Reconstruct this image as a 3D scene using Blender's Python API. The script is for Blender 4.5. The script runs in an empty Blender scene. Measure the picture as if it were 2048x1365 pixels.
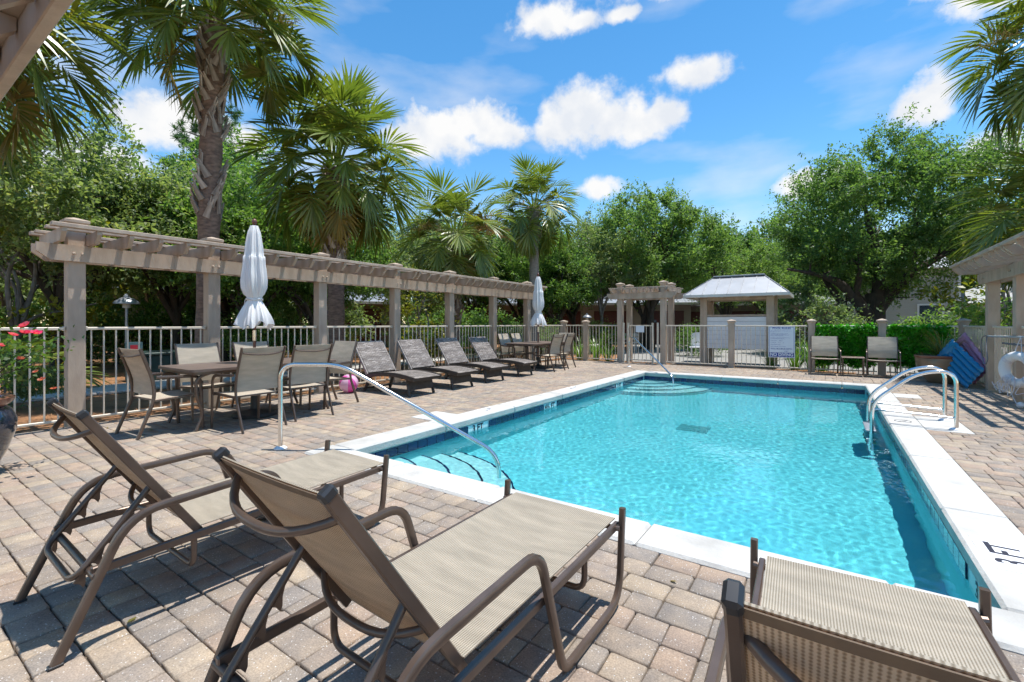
import bpy, math, random
import numpy as np
from mathutils import Vector, Matrix, Euler

R = math.radians
PI = math.pi
sc = bpy.context.scene
COL = sc.collection

# ------------------------------------------------------------------ camera
cam = bpy.data.cameras.new('camera')
cam.lens = 16.19
cam.sensor_width = 36
cam.shift_y = -0.01685
cam.clip_start = 0.02
cam.clip_end = 900
camo = bpy.data.objects.new('camera', cam)
COL.objects.link(camo)
camo.location = (0, 0, 1.25)
camo.rotation_euler = (R(90), 0, R(34.4))
sc.camera = camo

# ------------------------------------------------------------------ sun and sky
SUN_EL, SUN_AZ = R(77.5), R(46.0)            # azimuth measured from +X towards +Y
sdir = Vector((math.cos(SUN_EL) * math.cos(SUN_AZ), math.cos(SUN_EL) * math.sin(SUN_AZ), math.sin(SUN_EL)))
sun = bpy.data.lights.new('sun', 'SUN')
sun.energy = 5.0
sun.angle = R(0.53)
sun.color = (1.0, 0.955, 0.89)
sun.cycles.is_caustics_light = True
suno = bpy.data.objects.new('sun', sun)
COL.objects.link(suno)
suno.rotation_euler = sdir.to_track_quat('Z', 'Y').to_euler()
suno.location = (0, 0, 30)

world = bpy.data.worlds.new('World')
sc.world = world
world.use_nodes = True


def make_sky():
    nt = world.node_tree
    nd, lk = nt.nodes, nt.links
    bg = nd['Background']
    bg.inputs[1].default_value = 0.105
    sky = nd.new('ShaderNodeTexSky')
    sky.sky_type = 'NISHITA'
    sky.sun_disc = False
    sky.sun_elevation = SUN_EL
    sky.sun_rotation = R(90) - SUN_AZ
    sky.air_density = 1.0
    sky.dust_density = 0.0
    sky.ozone_density = 1.6
    hs = nd.new('ShaderNodeHueSaturation')
    hs.inputs['Hue'].default_value = 0.493
    hs.inputs['Saturation'].default_value = 1.30
    hs.inputs['Value'].default_value = 1.55
    lk.new(sky.outputs[0], hs.inputs['Color'])
    tc = nd.new('ShaderNodeTexCoord')
    D = tc.outputs['Generated']
    nz = nd.new('ShaderNodeTexNoise')
    nz.inputs['Scale'].default_value = 9
    nz.inputs['Detail'].default_value = 5
    lk.new(D, nz.inputs['Vector'])
    sub = nd.new('ShaderNodeVectorMath'); sub.operation = 'SUBTRACT'
    lk.new(nz.outputs['Color'], sub.inputs[0]); sub.inputs[1].default_value = (.5, .5, .5)
    scl = nd.new('ShaderNodeVectorMath'); scl.operation = 'SCALE'
    lk.new(sub.outputs[0], scl.inputs[0]); scl.inputs['Scale'].default_value = 0.055
    add = nd.new('ShaderNodeVectorMath'); add.operation = 'ADD'
    lk.new(D, add.inputs[0]); lk.new(scl.outputs[0], add.inputs[1])
    W = add.outputs[0]
    # cumulus puffs: azimuth from +Y, elevation, half width, half height (degrees)
    puffs = [(-43.6, 22.0, 6.4, 3.5), (-38.6, 23.6, 4.6, 3.2), (-46.5, 21.2, 4.2, 2.5), (-36.2, 22.9, 3.6, 2.2),
             (-25.6, 24.4, 5.4, 4.0), (-21.6, 23.4, 5.0, 3.0), (-29.0, 22.8, 3.4, 2.6), (-16.4, 23.2, 3.0, 2.3), (-19, 22.2, 4.2, 2.0),
             (-12.7, 26.6, 4.2, 1.9), (-29.6, 33.4, 4.6, 1.9), (-25.4, 33.0, 2.4, 1.2), (-14.4, 35.4, 7.4, 2.0), (-20.6, 33.2, 2.0, 1.1),
             (12.6, 27.2, 4.2, 2.9), (9.0, 28.6, 3.4, 1.8), (7.6, 19.8, 2.4, 2.5), (-2.4, 14.8, 2.5, 1.7), (1.0, 14.4, 2.0, 1.2),
             (-23.6, 15.9, 3.0, 1.5), (-71.0, 19.4, 6.0, 3.0), (-66, 18.6, 4.6, 2.8), (-76.4, 14.8, 5.0, 2.6), (-80.5, 13.0, 4.2, 2.5), (11.6, 14.4, 3.2, 1.6),
             (48, 22, 9, 4), (100, 26, 9, 4), (160, 22, 9, 4), (215, 28, 9, 4), (-112, 22, 9, 4), (60, 50, 8, 5)]
    last = None
    for az, el, a, b in puffs:
        a1, e1 = R(az), R(el)
        c = Vector((math.sin(a1) * math.cos(e1), math.cos(a1) * math.cos(e1), math.sin(e1)))
        r = Vector((math.cos(a1), -math.sin(a1), 0))
        u = c.cross(r)
        if u.z < 0:
            u = -u
        m = Matrix((r, u, r.cross(u))).transposed()
        mp = nd.new('ShaderNodeMapping')
        mp.vector_type = 'TEXTURE'
        mp.inputs['Location'].default_value = c
        mp.inputs['Rotation'].default_value = m.to_euler()
        mp.inputs['Scale'].default_value = (R(a), R(b), R(a))
        lk.new(W, mp.inputs[0])
        ln = nd.new('ShaderNodeVectorMath'); ln.operation = 'LENGTH'
        lk.new(mp.outputs[0], ln.inputs[0])
        if last is None:
            last = ln.outputs['Value']
        else:
            mn = nd.new('ShaderNodeMath'); mn.operation = 'SMOOTH_MIN'
            mn.inputs[2].default_value = 0.25
            lk.new(last, mn.inputs[0]); lk.new(ln.outputs['Value'], mn.inputs[1])
            last = mn.outputs[0]
    n2 = nd.new('ShaderNodeTexNoise')
    n2.inputs['Scale'].default_value = 26
    n2.inputs['Detail'].default_value = 6
    n2.inputs['Roughness'].default_value = 0.6
    lk.new(D, n2.inputs['Vector'])
    ma = nd.new('ShaderNodeMath'); ma.operation = 'MULTIPLY_ADD'
    lk.new(n2.outputs['Fac'], ma.inputs[0]); ma.inputs[1].default_value = 1.3
    lk.new(last, ma.inputs[2])
    mr = nd.new('ShaderNodeMapRange'); mr.interpolation_type = 'SMOOTHSTEP'
    lk.new(ma.outputs[0], mr.inputs['Value'])
    mr.inputs['From Min'].default_value = 1.74
    mr.inputs['From Max'].default_value = 1.12
    # thin high wisps everywhere
    n3 = nd.new('ShaderNodeTexNoise')
    n3.inputs['Scale'].default_value = 3.2
    n3.inputs['Detail'].default_value = 6
    mp3 = nd.new('ShaderNodeMapping'); mp3.inputs['Scale'].default_value = (1, 1, 3.2)
    lk.new(D, mp3.inputs[0]); lk.new(mp3.outputs[0], n3.inputs['Vector'])
    w3 = nd.new('ShaderNodeMapRange')
    lk.new(n3.outputs['Fac'], w3.inputs['Value'])
    w3.inputs['From Min'].default_value = 0.5; w3.inputs['From Max'].default_value = 0.85
    w3.inputs['To Max'].default_value = 0.7
    mx0 = nd.new('ShaderNodeMath'); mx0.operation = 'MAXIMUM'
    lk.new(mr.outputs[0], mx0.inputs[0]); lk.new(w3.outputs[0], mx0.inputs[1])
    # soft grey modelling inside the clouds
    n4 = nd.new('ShaderNodeTexNoise')
    n4.inputs['Scale'].default_value = 15
    n4.inputs['Detail'].default_value = 6
    lk.new(D, n4.inputs['Vector'])
    cr = nd.new('ShaderNodeValToRGB')
    cr.color_ramp.elements[0].position = .36; cr.color_ramp.elements[0].color = (6.0, 6.3, 6.8, 1)
    cr.color_ramp.elements[1].position = .58; cr.color_ramp.elements[1].color = (7.3, 7.3, 7.3, 1)
    lk.new(n4.outputs['Fac'], cr.inputs[0])
    mix = nd.new('ShaderNodeMix'); mix.data_type = 'RGBA'
    lk.new(mx0.outputs[0], mix.inputs['Factor'])
    lk.new(hs.outputs[0], mix.inputs['A']); lk.new(cr.outputs[0], mix.inputs['B'])
    lk.new(mix.outputs['Result'], bg.inputs[0])


make_sky()
world.cycles.sampling_method = 'MANUAL'
world.cycles.sample_map_resolution = 256

sc.view_settings.view_transform = 'Standard'
sc.view_settings.look = 'None'
sc.view_settings.exposure = 0.36
sc.view_settings.gamma = 1.0
sc.view_settings.use_curve_mapping = False
sc.render.engine = 'CYCLES'
sc.cycles.use_denoising = True
sc.cycles.caustics_refractive = True
sc.cycles.caustics_reflective = False
sc.cycles.use_adaptive_sampling = True
sc.cycles.adaptive_threshold = 0.03
sc.cycles.max_bounces = 8
sc.cycles.diffuse_bounces = 4
sc.cycles.glossy_bounces = 3
sc.cycles.transmission_bounces = 5
sc.cycles.transparent_max_bounces = 8
sc.cycles.sample_clamp_indirect = 8
sc.cycles.blur_glossy = 0.5

# ================================================================== materials
MATS = {}


def newmat(name):
    m = bpy.data.materials.new(name)
    m.use_nodes = True
    MATS[name] = m
    nt = m.node_tree
    return m, nt, nt.nodes, nt.links, nt.nodes['Principled BSDF']


def pm(name, c1, c2=None, scale=6.0, rough=.6, metal=0.0, bump=0.0, bscale=60.0, spec=.5, stretch=None, detail=4, lo=.35, hi=.65, randv=0.0, coat=0.0, rough2=None, trans=0.0, coords='Object'):
    """procedural principled material: two tones by noise, optional fine relief and per-object brightness variation"""
    m, nt, nd, lk, b = newmat(name)
    b.inputs['Roughness'].default_value = rough
    b.inputs['Metallic'].default_value = metal
    b.inputs['Specular IOR Level'].default_value = spec
    b.inputs['Coat Weight'].default_value = coat
    tc = nd.new('ShaderNodeTexCoord')
    v = tc.outputs[coords]
    if stretch:
        mp = nd.new('ShaderNodeMapping'); mp.inputs['Scale'].default_value = stretch
        lk.new(v, mp.inputs[0]); v = mp.outputs[0]
    c2 = c2 or tuple(x * .85 for x in c1)
    n = nd.new('ShaderNodeTexNoise'); n.inputs['Scale'].default_value = scale; n.inputs['Detail'].default_value = detail
    lk.new(v, n.inputs['Vector'])
    cr = nd.new('ShaderNodeValToRGB')
    cr.color_ramp.elements[0].position = lo; cr.color_ramp.elements[0].color = (*c1, 1)
    cr.color_ramp.elements[1].position = hi; cr.color_ramp.elements[1].color = (*c2, 1)
    lk.new(n.outputs['Fac'], cr.inputs[0])
    col = cr.outputs[0]
    if randv:
        oi = nd.new('ShaderNodeObjectInfo')
        mr = nd.new('ShaderNodeMapRange'); mr.inputs['To Min'].default_value = 1 - randv; mr.inputs['To Max'].default_value = 1 + randv
        lk.new(oi.outputs['Random'], mr.inputs['Value'])
        mul = nd.new('ShaderNodeVectorMath'); mul.operation = 'SCALE'
        lk.new(col, mul.inputs[0]); lk.new(mr.outputs[0], mul.inputs['Scale'])
        col = mul.outputs[0]
    lk.new(col, b.inputs['Base Color'])
    if rough2 is not None:
        mr = nd.new('ShaderNodeMapRange'); mr.inputs['To Min'].default_value = rough; mr.inputs['To Max'].default_value = rough2
        lk.new(n.outputs['Fac'], mr.inputs['Value']); lk.new(mr.outputs[0], b.inputs['Roughness'])
    if bump:
        n2 = nd.new('ShaderNodeTexNoise'); n2.inputs['Scale'].default_value = bscale; n2.inputs['Detail'].default_value = 5
        lk.new(v, n2.inputs['Vector'])
        bp = nd.new('ShaderNodeBump'); bp.inputs['Strength'].default_value = bump; bp.inputs['Distance'].default_value = .01
        lk.new(n2.outputs['Fac'], bp.inputs['Height']); lk.new(bp.outputs[0], b.inputs['Normal'])
    if trans:
        tr = nd.new('ShaderNodeBsdfTranslucent'); lk.new(col, tr.inputs[0])
        mx = nd.new('ShaderNodeMixShader'); mx.inputs[0].default_value = trans
        lk.new(b.outputs[0], mx.inputs[1]); lk.new(tr.outputs[0], mx.inputs[2])
        lk.new(mx.outputs[0], nd['Material Output'].inputs[0])
    return m


def leafmat(name, cols, rough=.42, trans=.5, clump=.8, spec=.5):
    """foliage: colour per leaf (random per island) crossed with a soft clump variation"""
    m, nt, nd, lk, b = newmat(name)
    ge = nd.new('ShaderNodeNewGeometry')
    cr = nd.new('ShaderNodeValToRGB')
    while len(cr.color_ramp.elements) < len(cols):
        cr.color_ramp.elements.new(.5)
    for i, c in enumerate(cols):
        e = cr.color_ramp.elements[i]; e.position = i / (len(cols) - 1); e.color = (*c, 1)
    tc = nd.new('ShaderNodeTexCoord')
    n = nd.new('ShaderNodeTexNoise'); n.inputs['Scale'].default_value = clump; n.inputs['Detail'].default_value = 2
    lk.new(tc.outputs['Object'], n.inputs['Vector'])
    oi = nd.new('ShaderNodeObjectInfo')
    s1 = nd.new('ShaderNodeMath'); s1.operation = 'MULTIPLY_ADD'
    lk.new(ge.outputs['Random Per Island'], s1.inputs[0]); s1.inputs[1].default_value = .55
    s2 = nd.new('ShaderNodeMath'); s2.operation = 'MULTIPLY_ADD'
    lk.new(n.outputs['Fac'], s2.inputs[0]); s2.inputs[1].default_value = .7
    s3 = nd.new('ShaderNodeMath'); s3.operation = 'MULTIPLY_ADD'
    lk.new(oi.outputs['Random'], s3.inputs[0]); s3.inputs[1].default_value = .22; s3.inputs[2].default_value = -.28
    lk.new(s3.outputs[0], s2.inputs[2]); lk.new(s2.outputs[0], s1.inputs[2]); lk.new(s1.outputs[0], cr.inputs[0])
    lk.new(cr.outputs[0], b.inputs['Base Color'])
    b.inputs['Roughness'].default_value = rough
    b.inputs['Specular IOR Level'].default_value = spec
    tr = nd.new('ShaderNodeBsdfTranslucent')
    br = nd.new('ShaderNodeVectorMath'); br.operation = 'MULTIPLY'
    lk.new(cr.outputs[0], br.inputs[0]); br.inputs[1].default_value = (1.5, 1.6, .7)
    lk.new(br.outputs[0], tr.inputs[0])
    mx = nd.new('ShaderNodeMixShader'); mx.inputs[0].default_value = trans
    lk.new(b.outputs[0], mx.inputs[1]); lk.new(tr.outputs[0], mx.inputs[2])
    lk.new(mx.outputs[0], nd['Material Output'].inputs[0])
    return m


def mat_paver():
    m, nt, nd, lk, b = newmat('paver')
    ge = nd.new('ShaderNodeNewGeometry'); oi = nd.new('ShaderNodeObjectInfo')
    ad = nd.new('ShaderNodeMath'); ad.operation = 'ADD'
    lk.new(ge.outputs['Random Per Island'], ad.inputs[0]); lk.new(oi.outputs['Random'], ad.inputs[1])
    fr = nd.new('ShaderNodeMath'); fr.operation = 'FRACT'; lk.new(ad.outputs[0], fr.inputs[0])
    cr = nd.new('ShaderNodeValToRGB')
    cols = [(0.315, 0.273, 0.230), (0.368, 0.313, 0.251), (0.342, 0.278, 0.230), (0.309, 0.271, 0.232), (0.380, 0.325, 0.257), (0.325, 0.280, 0.240), (0.285, 0.259, 0.232), (0.358, 0.288, 0.232)]
    while len(cr.color_ramp.elements) < len(cols):
        cr.color_ramp.elements.new(.5)
    for i, c in enumerate(cols):
        e = cr.color_ramp.elements[i]; e.position = i / len(cols); e.color = (*c, 1)
    cr.color_ramp.interpolation = 'CONSTANT'
    lk.new(fr.outputs[0], cr.inputs[0])
    P = ge.outputs['Position']
    # blended casting colours inside one paver
    n1 = nd.new('ShaderNodeTexNoise'); n1.inputs['Scale'].default_value = 9; n1.inputs['Detail'].default_value = 5
    lk.new(P, n1.inputs['Vector'])
    r1 = nd.new('ShaderNodeValToRGB')
    r1.color_ramp.elements[0].position = .35; r1.color_ramp.elements[0].color = (.82, .80, .80, 1)
    r1.color_ramp.elements[1].position = .68; r1.color_ramp.elements[1].color = (1.12, 1.04, .95, 1)
    lk.new(n1.outputs['Fac'], r1.inputs[0])
    m1 = nd.new('ShaderNodeVectorMath'); m1.operation = 'MULTIPLY'
    lk.new(cr.outputs[0], m1.inputs[0]); lk.new(r1.outputs[0], m1.inputs[1])
    # aggregate specks
    vo = nd.new('ShaderNodeTexVoronoi'); vo.inputs['Scale'].default_value = 85
    lk.new(P, vo.inputs['Vector'])
    r2 = nd.new('ShaderNodeMapRange'); r2.inputs['From Min'].default_value = .16; r2.inputs['From Max'].default_value = .24
    r2.inputs['To Min'].default_value = 1; r2.inputs['To Max'].default_value = 0
    lk.new(vo.outputs['Distance'], r2.inputs['Value'])
    sepc = nd.new('ShaderNodeSeparateColor'); lk.new(vo.outputs['Color'], sepc.inputs[0])
    gt = nd.new('ShaderNodeMath'); gt.operation = 'GREATER_THAN'; gt.inputs[1].default_value = .66
    lk.new(sepc.outputs[0], gt.inputs[0])
    sp = nd.new('ShaderNodeMath'); sp.operation = 'MULTIPLY'; lk.new(gt.outputs[0], sp.inputs[0]); lk.new(r2.outputs[0], sp.inputs[1])
    mx = nd.new('ShaderNodeMix'); mx.data_type = 'RGBA'
    lk.new(sp.outputs[0], mx.inputs['Factor']); lk.new(m1.outputs[0], mx.inputs['A'])
    mx.inputs['B'].default_value = (.62, .60, .57, 1)
    # dark fine grains
    n2 = nd.new('ShaderNodeTexNoise'); n2.inputs['Scale'].default_value = 160; n2.inputs['Detail'].default_value = 4
    lk.new(P, n2.inputs['Vector'])
    r3 = nd.new('ShaderNodeMapRange'); r3.inputs['From Min'].default_value = .3; r3.inputs['From Max'].default_value = .7
    r3.inputs['To Min'].default_value = .72; r3.inputs['To Max'].default_value = 1.2
    lk.new(n2.outputs['Fac'], r3.inputs['Value'])
    m2 = nd.new('ShaderNodeVectorMath'); m2.operation = 'SCALE'
    lk.new(mx.outputs['Result'], m2.inputs[0]); lk.new(r3.outputs[0], m2.inputs['Scale'])
    # broad stains of the deck
    n5 = nd.new('ShaderNodeTexNoise'); n5.inputs['Scale'].default_value = .9; n5.inputs['Detail'].default_value = 5
    lk.new(P, n5.inputs['Vector'])
    r5 = nd.new('ShaderNodeMapRange'); r5.inputs['From Min'].default_value = .35; r5.inputs['From Max'].default_value = .65
    r5.inputs['To Min'].default_value = .88; r5.inputs['To Max'].default_value = 1.08
    lk.new(n5.outputs['Fac'], r5.inputs['Value'])
    m5 = nd.new('ShaderNodeVectorMath'); m5.operation = 'SCALE'
    lk.new(m2.outputs[0], m5.inputs[0]); lk.new(r5.outputs[0], m5.inputs['Scale'])
    lk.new(m5.outputs[0], b.inputs['Base Color'])
    b.inputs['Roughness'].default_value = .85
    b.inputs['Specular IOR Level'].default_value = .25
    n3 = nd.new('ShaderNodeTexNoise'); n3.inputs['Scale'].default_value = 40; n3.inputs['Detail'].default_value = 8; n3.inputs['Roughness'].default_value = .65
    lk.new(P, n3.inputs['Vector'])
    bp = nd.new('ShaderNodeBump'); bp.inputs['Strength'].default_value = .55; bp.inputs['Distance'].default_value = .006
    lk.new(n3.outputs['Fac'], bp.inputs['Height']); lk.new(bp.outputs[0], b.inputs['Normal'])


def mat_sling(name, light, dark, pitch, trans):
    """woven mesh sling: ribs along the length with a crosswise dash"""
    m, nt, nd, lk, b = newmat(name)
    tc = nd.new('ShaderNodeTexCoord')
    sx = nd.new('ShaderNodeSeparateXYZ'); lk.new(tc.outputs['UV'], sx.inputs[0])

    def wave(o, p, off=None):
        a = nd.new('ShaderNodeMath'); a.operation = 'MULTIPLY'; a.inputs[1].default_value = 2 * PI / p
        lk.new(o, a.inputs[0])
        s = nd.new('ShaderNodeMath'); s.operation = 'SINE'
        if off:
            ad = nd.new('ShaderNodeMath'); ad.operation = 'ADD'; lk.new(a.outputs[0], ad.inputs[0]); lk.new(off, ad.inputs[1]); lk.new(ad.outputs[0], s.inputs[0])
        else:
            lk.new(a.outputs[0], s.inputs[0])
        return s.outputs[0]
    wx = wave(sx.outputs[0], pitch)
    wy = wave(sx.outputs[1], pitch * .9)
    mu = nd.new('ShaderNodeMath'); mu.operation = 'MULTIPLY_ADD'; lk.new(wy, mu.inputs[0]); mu.inputs[1].default_value = .45; lk.new(wx, mu.inputs[2])
    nz = nd.new('ShaderNodeTexNoise'); nz.inputs['Scale'].default_value = 7; nz.inputs['Detail'].default_value = 5
    mp = nd.new('ShaderNodeMapping'); mp.inputs['Scale'].default_value = (.6, 2.5, 1); lk.new(tc.outputs['UV'], mp.inputs[0]); lk.new(mp.outputs[0], nz.inputs['Vector'])
    mr = nd.new('ShaderNodeMapRange'); mr.inputs['From Min'].default_value = -1.2; mr.inputs['From Max'].default_value = .35
    lk.new(mu.outputs[0], mr.inputs['Value'])
    mx = nd.new('ShaderNodeMix'); mx.data_type = 'RGBA'
    mx.inputs['A'].default_value = (*dark, 1); mx.inputs['B'].default_value = (*light, 1)
    lk.new(mr.outputs[0], mx.inputs['Factor'])
    st = nd.new('ShaderNodeMapRange'); st.inputs['From Min'].default_value = .3; st.inputs['From Max'].default_value = .7
    st.inputs['To Min'].default_value = .84; st.inputs['To Max'].default_value = 1.1
    lk.new(nz.outputs['Fac'], st.inputs['Value'])
    sc_ = nd.new('ShaderNodeVectorMath'); sc_.operation = 'SCALE'; lk.new(mx.outputs['Result'], sc_.inputs[0]); lk.new(st.outputs[0], sc_.inputs['Scale'])
    lk.new(sc_.outputs[0], b.inputs['Base Color'])
    b.inputs['Roughness'].default_value = .75
    b.inputs['Specular IOR Level'].default_value = .3
    bp = nd.new('ShaderNodeBump'); bp.inputs['Strength'].default_value = .4; bp.inputs['Distance'].default_value = .003
    lk.new(mr.outputs[0], bp.inputs['Height']); lk.new(bp.outputs[0], b.inputs['Normal'])
    tr = nd.new('ShaderNodeBsdfTranslucent')
    wm = nd.new('ShaderNodeVectorMath'); wm.operation = 'MULTIPLY'; wm.inputs[1].default_value = (.66, .45, .24)
    lk.new(sc_.outputs[0], wm.inputs[0]); lk.new(wm.outputs[0], tr.inputs[0])
    ms = nd.new('ShaderNodeMixShader'); ms.inputs[0].default_value = trans
    lk.new(b.outputs[0], ms.inputs[1]); lk.new(tr.outputs[0], ms.inputs[2])
    lk.new(ms.outputs[0], nd['Material Output'].inputs[0])


def mat_wicker():
    m, nt, nd, lk, b = newmat('wicker')
    tc = nd.new('ShaderNodeTexCoord')
    br = nd.new('ShaderNodeTexBrick')
    br.inputs['Scale'].default_value = 1
    br.inputs['Brick Width'].default_value = .085
    br.inputs['Row Height'].default_value = .026
    br.inputs['Mortar Size'].default_value = .003
    br.inputs['Bias'].default_value = 0
    br.inputs['Color1'].default_value = (.165, .138, .118, 1)
    br.inputs['Color2'].default_value = (.34, .305, .28, 1)
    br.inputs['Mortar'].default_value = (.02, .015, .012, 1)
    lk.new(tc.outputs['UV'], br.inputs['Vector'])
    nz = nd.new('ShaderNodeTexNoise'); nz.inputs['Scale'].default_value = 4
    mp = nd.new('ShaderNodeMapping'); mp.inputs['Scale'].default_value = (.2, 9, 1)
    lk.new(tc.outputs['UV'], mp.inputs[0]); lk.new(mp.outputs[0], nz.inputs['Vector'])
    mr = nd.new('ShaderNodeMapRange'); mr.inputs['From Min'].default_value = .35; mr.inputs['From Max'].default_value = .65; mr.inputs['To Min'].default_value = .6; mr.inputs['To Max'].default_value = 1.5
    lk.new(nz.outputs['Fac'], mr.inputs['Value'])
    s = nd.new('ShaderNodeVectorMath'); s.operation = 'SCALE'; lk.new(br.outputs['Color'], s.inputs[0]); lk.new(mr.outputs[0], s.inputs['Scale'])
    lk.new(s.outputs[0], b.inputs['Base Color'])
    b.inputs['Roughness'].default_value = .5
    bp = nd.new('ShaderNodeBump'); bp.inputs['Strength'].default_value = .7; bp.inputs['Distance'].default_value = .006; bp.invert = True
    lk.new(br.outputs['Fac'], bp.inputs['Height']); lk.new(bp.outputs[0], b.inputs['Normal'])


def mat_water():
    m, nt, nd, lk, b = newmat('water')
    nd.remove(b)
    g = nd.new('ShaderNodeBsdfGlass')
    g.inputs['Color'].default_value = (.70, .975, 1.0, 1)
    g.inputs['Roughness'].default_value = 0.0
    g.inputs['IOR'].default_value = 1.333
    lk.new(g.outputs[0], nd['Material Output'].inputs[0])


def mat_coping():
    m = pm('coping', (.40, .39, .365), (.53, .52, .49), scale=2.6, rough=.8, bump=.5, bscale=45, spec=.25, detail=12, lo=.30, hi=.52)


def mat_siding(name, c, pitch, rough=.6):
    """lap boards of a far wall"""
    m, nt, nd, lk, b = newmat(name)
    ge = nd.new('ShaderNodeNewGeometry')
    sx = nd.new('ShaderNodeSeparateXYZ'); lk.new(ge.outputs['Position'], sx.inputs[0])
    dv = nd.new('ShaderNodeMath'); dv.operation = 'DIVIDE'; dv.inputs[1].default_value = pitch; lk.new(sx.outputs[2], dv.inputs[0])
    fr = nd.new('ShaderNodeMath'); fr.operation = 'FRACT'; lk.new(dv.outputs[0], fr.inputs[0])
    b.inputs['Base Color'].default_value = (*c, 1)
    b.inputs['Roughness'].default_value = rough
    bp = nd.new('ShaderNodeBump'); bp.inputs['Strength'].default_value = .8; bp.inputs['Distance'].default_value = .02; bp.invert = True
    lk.new(fr.outputs[0], bp.inputs['Height']); lk.new(bp.outputs[0], b.inputs['Normal'])


mat_paver(); mat_wicker(); mat_water(); mat_coping()
mat_sling('sling', (.70, .64, .52), (.34, .285, .21), .0082, .46)
pm('sling_hem', (.16, .11, .07), (.13, .09, .06), scale=30, rough=.8)
mat_sling('chair_sling', (.72, .65, .53), (.57, .50, .39), .011, .36)
pm('bronze', (.150, .108, .086), (.118, .084, .066), scale=9, rough=.30, metal=.45, spec=.5, bump=.02, bscale=300)
pm('black_cap', (.02, .022, .026), (.03, .032, .036), rough=.35)
pm('steel', (.78, .77, .75), (.72, .71, .69), rough=.13, metal=1.0, scale=2, rough2=.2)
pm('taupe', (.50, .395, .305), (.38, .295, .225), scale=2.2, rough=.62, bump=.22, bscale=24, stretch=(3, 3, 1), detail=7, randv=.05)
pm('taupe_rail', (.68, .60, .485), (.61, .535, .435), scale=4, rough=.42, detail=5, randv=.03)
pm('fabric', (.86, .85, .84), (.81, .80, .79), scale=5, rough=.9, bump=.15, bscale=180, trans=.15)
pm('mahogany', (.16, .05, .03), (.12, .04, .025), scale=8, rough=.35, coat=.3)
pm('dark_iron', (.03, .03, .03), (.045, .042, .04), rough=.5)
pm('tabletop', (.19, .135, .11), (.15, .11, .09), scale=5, rough=.45, metal=.2, bump=.08, bscale=150)
pm('plaster', (.20, .62, .68), (.24, .67, .73), scale=2, rough=.85)
pm('step_plaster', (.62, .80, .80), (.57, .76, .77), scale=2, rough=.85)
pm('tile', (.003, .014, .070), (.005, .022, .095), scale=9, rough=.12, randv=.3, coat=.3)
pm('grout', (.35, .5, .55), (.3, .45, .5), rough=.8)
pm('ink', (.015, .015, .03), (.02, .02, .035), rough=.6)
pm('navy_ink', (.02, .05, .30), (.03, .06, .32), rough=.5)
pm('white_sign', (.70, .76, .83), (.68, .74, .80), rough=.4)
pm('white_paint', (.80, .81, .83), (.74, .75, .77), rough=.5, bump=.05)
pm('concrete', (.50, .48, .45), (.44, .42, .39), scale=3, rough=.85, bump=.3, bscale=60, detail=8)
pm('joint_sand', (.085, .07, .055), (.13, .105, .08), scale=40, rough=.95)
pm('straw_ground', (.36, .175, .075), (.17, .10, .05), scale=1.6, rough=.95, bump=.8, bscale=40, detail=9, lo=.38, hi=.68)
pm('straw', (.46, .23, .10), (.27, .13, .06), scale=3, rough=.8)
pm('asphalt', (.30, .29, .27), (.24, .235, .22), scale=5, rough=.9)
pm('bark_palm', (.26, .175, .13), (.13, .09, .07), scale=10, rough=.9, bump=.8, bscale=18, stretch=(1, 1, 2.5), detail=7)
pm('bark_grey', (.30, .27, .24), (.21, .19, .17), scale=8, rough=.9, bump=.7, bscale=16, stretch=(1, 1, 3))
pm('boot', (.46, .40, .34), (.27, .22, .18), scale=6, rough=.85, bump=.5, bscale=30, stretch=(3, 3, .6), randv=.25)
pm('bark', (.085, .065, .05), (.045, .036, .03), scale=9, rough=.95, bump=1.0, bscale=14, stretch=(1, 1, .4), detail=7)
pm('bark_pale', (.22, .20, .18), (.13, .115, .10), scale=9, rough=.95, bump=.6, bscale=14)
leafmat('leaf_oak', [(0.061, 0.111, 0.042), (0.107, 0.197, 0.065), (0.184, 0.282, 0.089), (0.316, 0.392, 0.140)], rough=.46, spec=.32)
leafmat('leaf_wood', [(0.083, 0.123, 0.072), (0.151, 0.218, 0.109), (0.252, 0.310, 0.147), (0.441, 0.426, 0.220)], rough=.46, spec=.32)
leafmat('leaf_lush', [(0.058, 0.116, 0.043), (0.107, 0.202, 0.059), (0.197, 0.310, 0.083), (0.321, 0.415, 0.126)], rough=.46, spec=.32)
leafmat('leaf_yellow', [(.10, .13, .02), (.17, .19, .025), (.26, .25, .03), (.14, .18, .03)], rough=.4, trans=.4)
leafmat('leaf_ivy', [(0.031, 0.159, 0.011), (0.052, 0.273, 0.015), (0.093, 0.416, 0.023), (0.172, 0.575, 0.043)], rough=.34, trans=.35, clump=3)
leafmat('leaf_rose', [(.035, .085, .025), (.06, .13, .03), (.10, .17, .04), (.17, .14, .05)], rough=.35, clump=5)
leafmat('petal', [(.55, .012, .10), (.75, .03, .18), (.78, .16, .28), (.62, .02, .12)], rough=.5, trans=.35, clump=5)
leafmat('petal_faded', [(.45, .12, .10), (.55, .22, .16), (.42, .08, .10), (.58, .30, .22)], rough=.6, clump=5)
leafmat('needle', [(0.030, 0.083, 0.024), (0.053, 0.135, 0.033), (0.083, 0.188, 0.042), (0.120, 0.225, 0.053)], rough=.5, trans=.2)
leafmat('frond', [(0.077, 0.119, 0.026), (0.131, 0.186, 0.035), (0.213, 0.261, 0.048), (0.377, 0.337, 0.072)], rough=.34, trans=.3, clump=1.4, spec=.6)
leafmat('frond_dry', [(.22, .17, .04), (.30, .22, .05), (.16, .15, .035), (.34, .26, .08)], rough=.45, trans=.3, clump=2)
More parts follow.
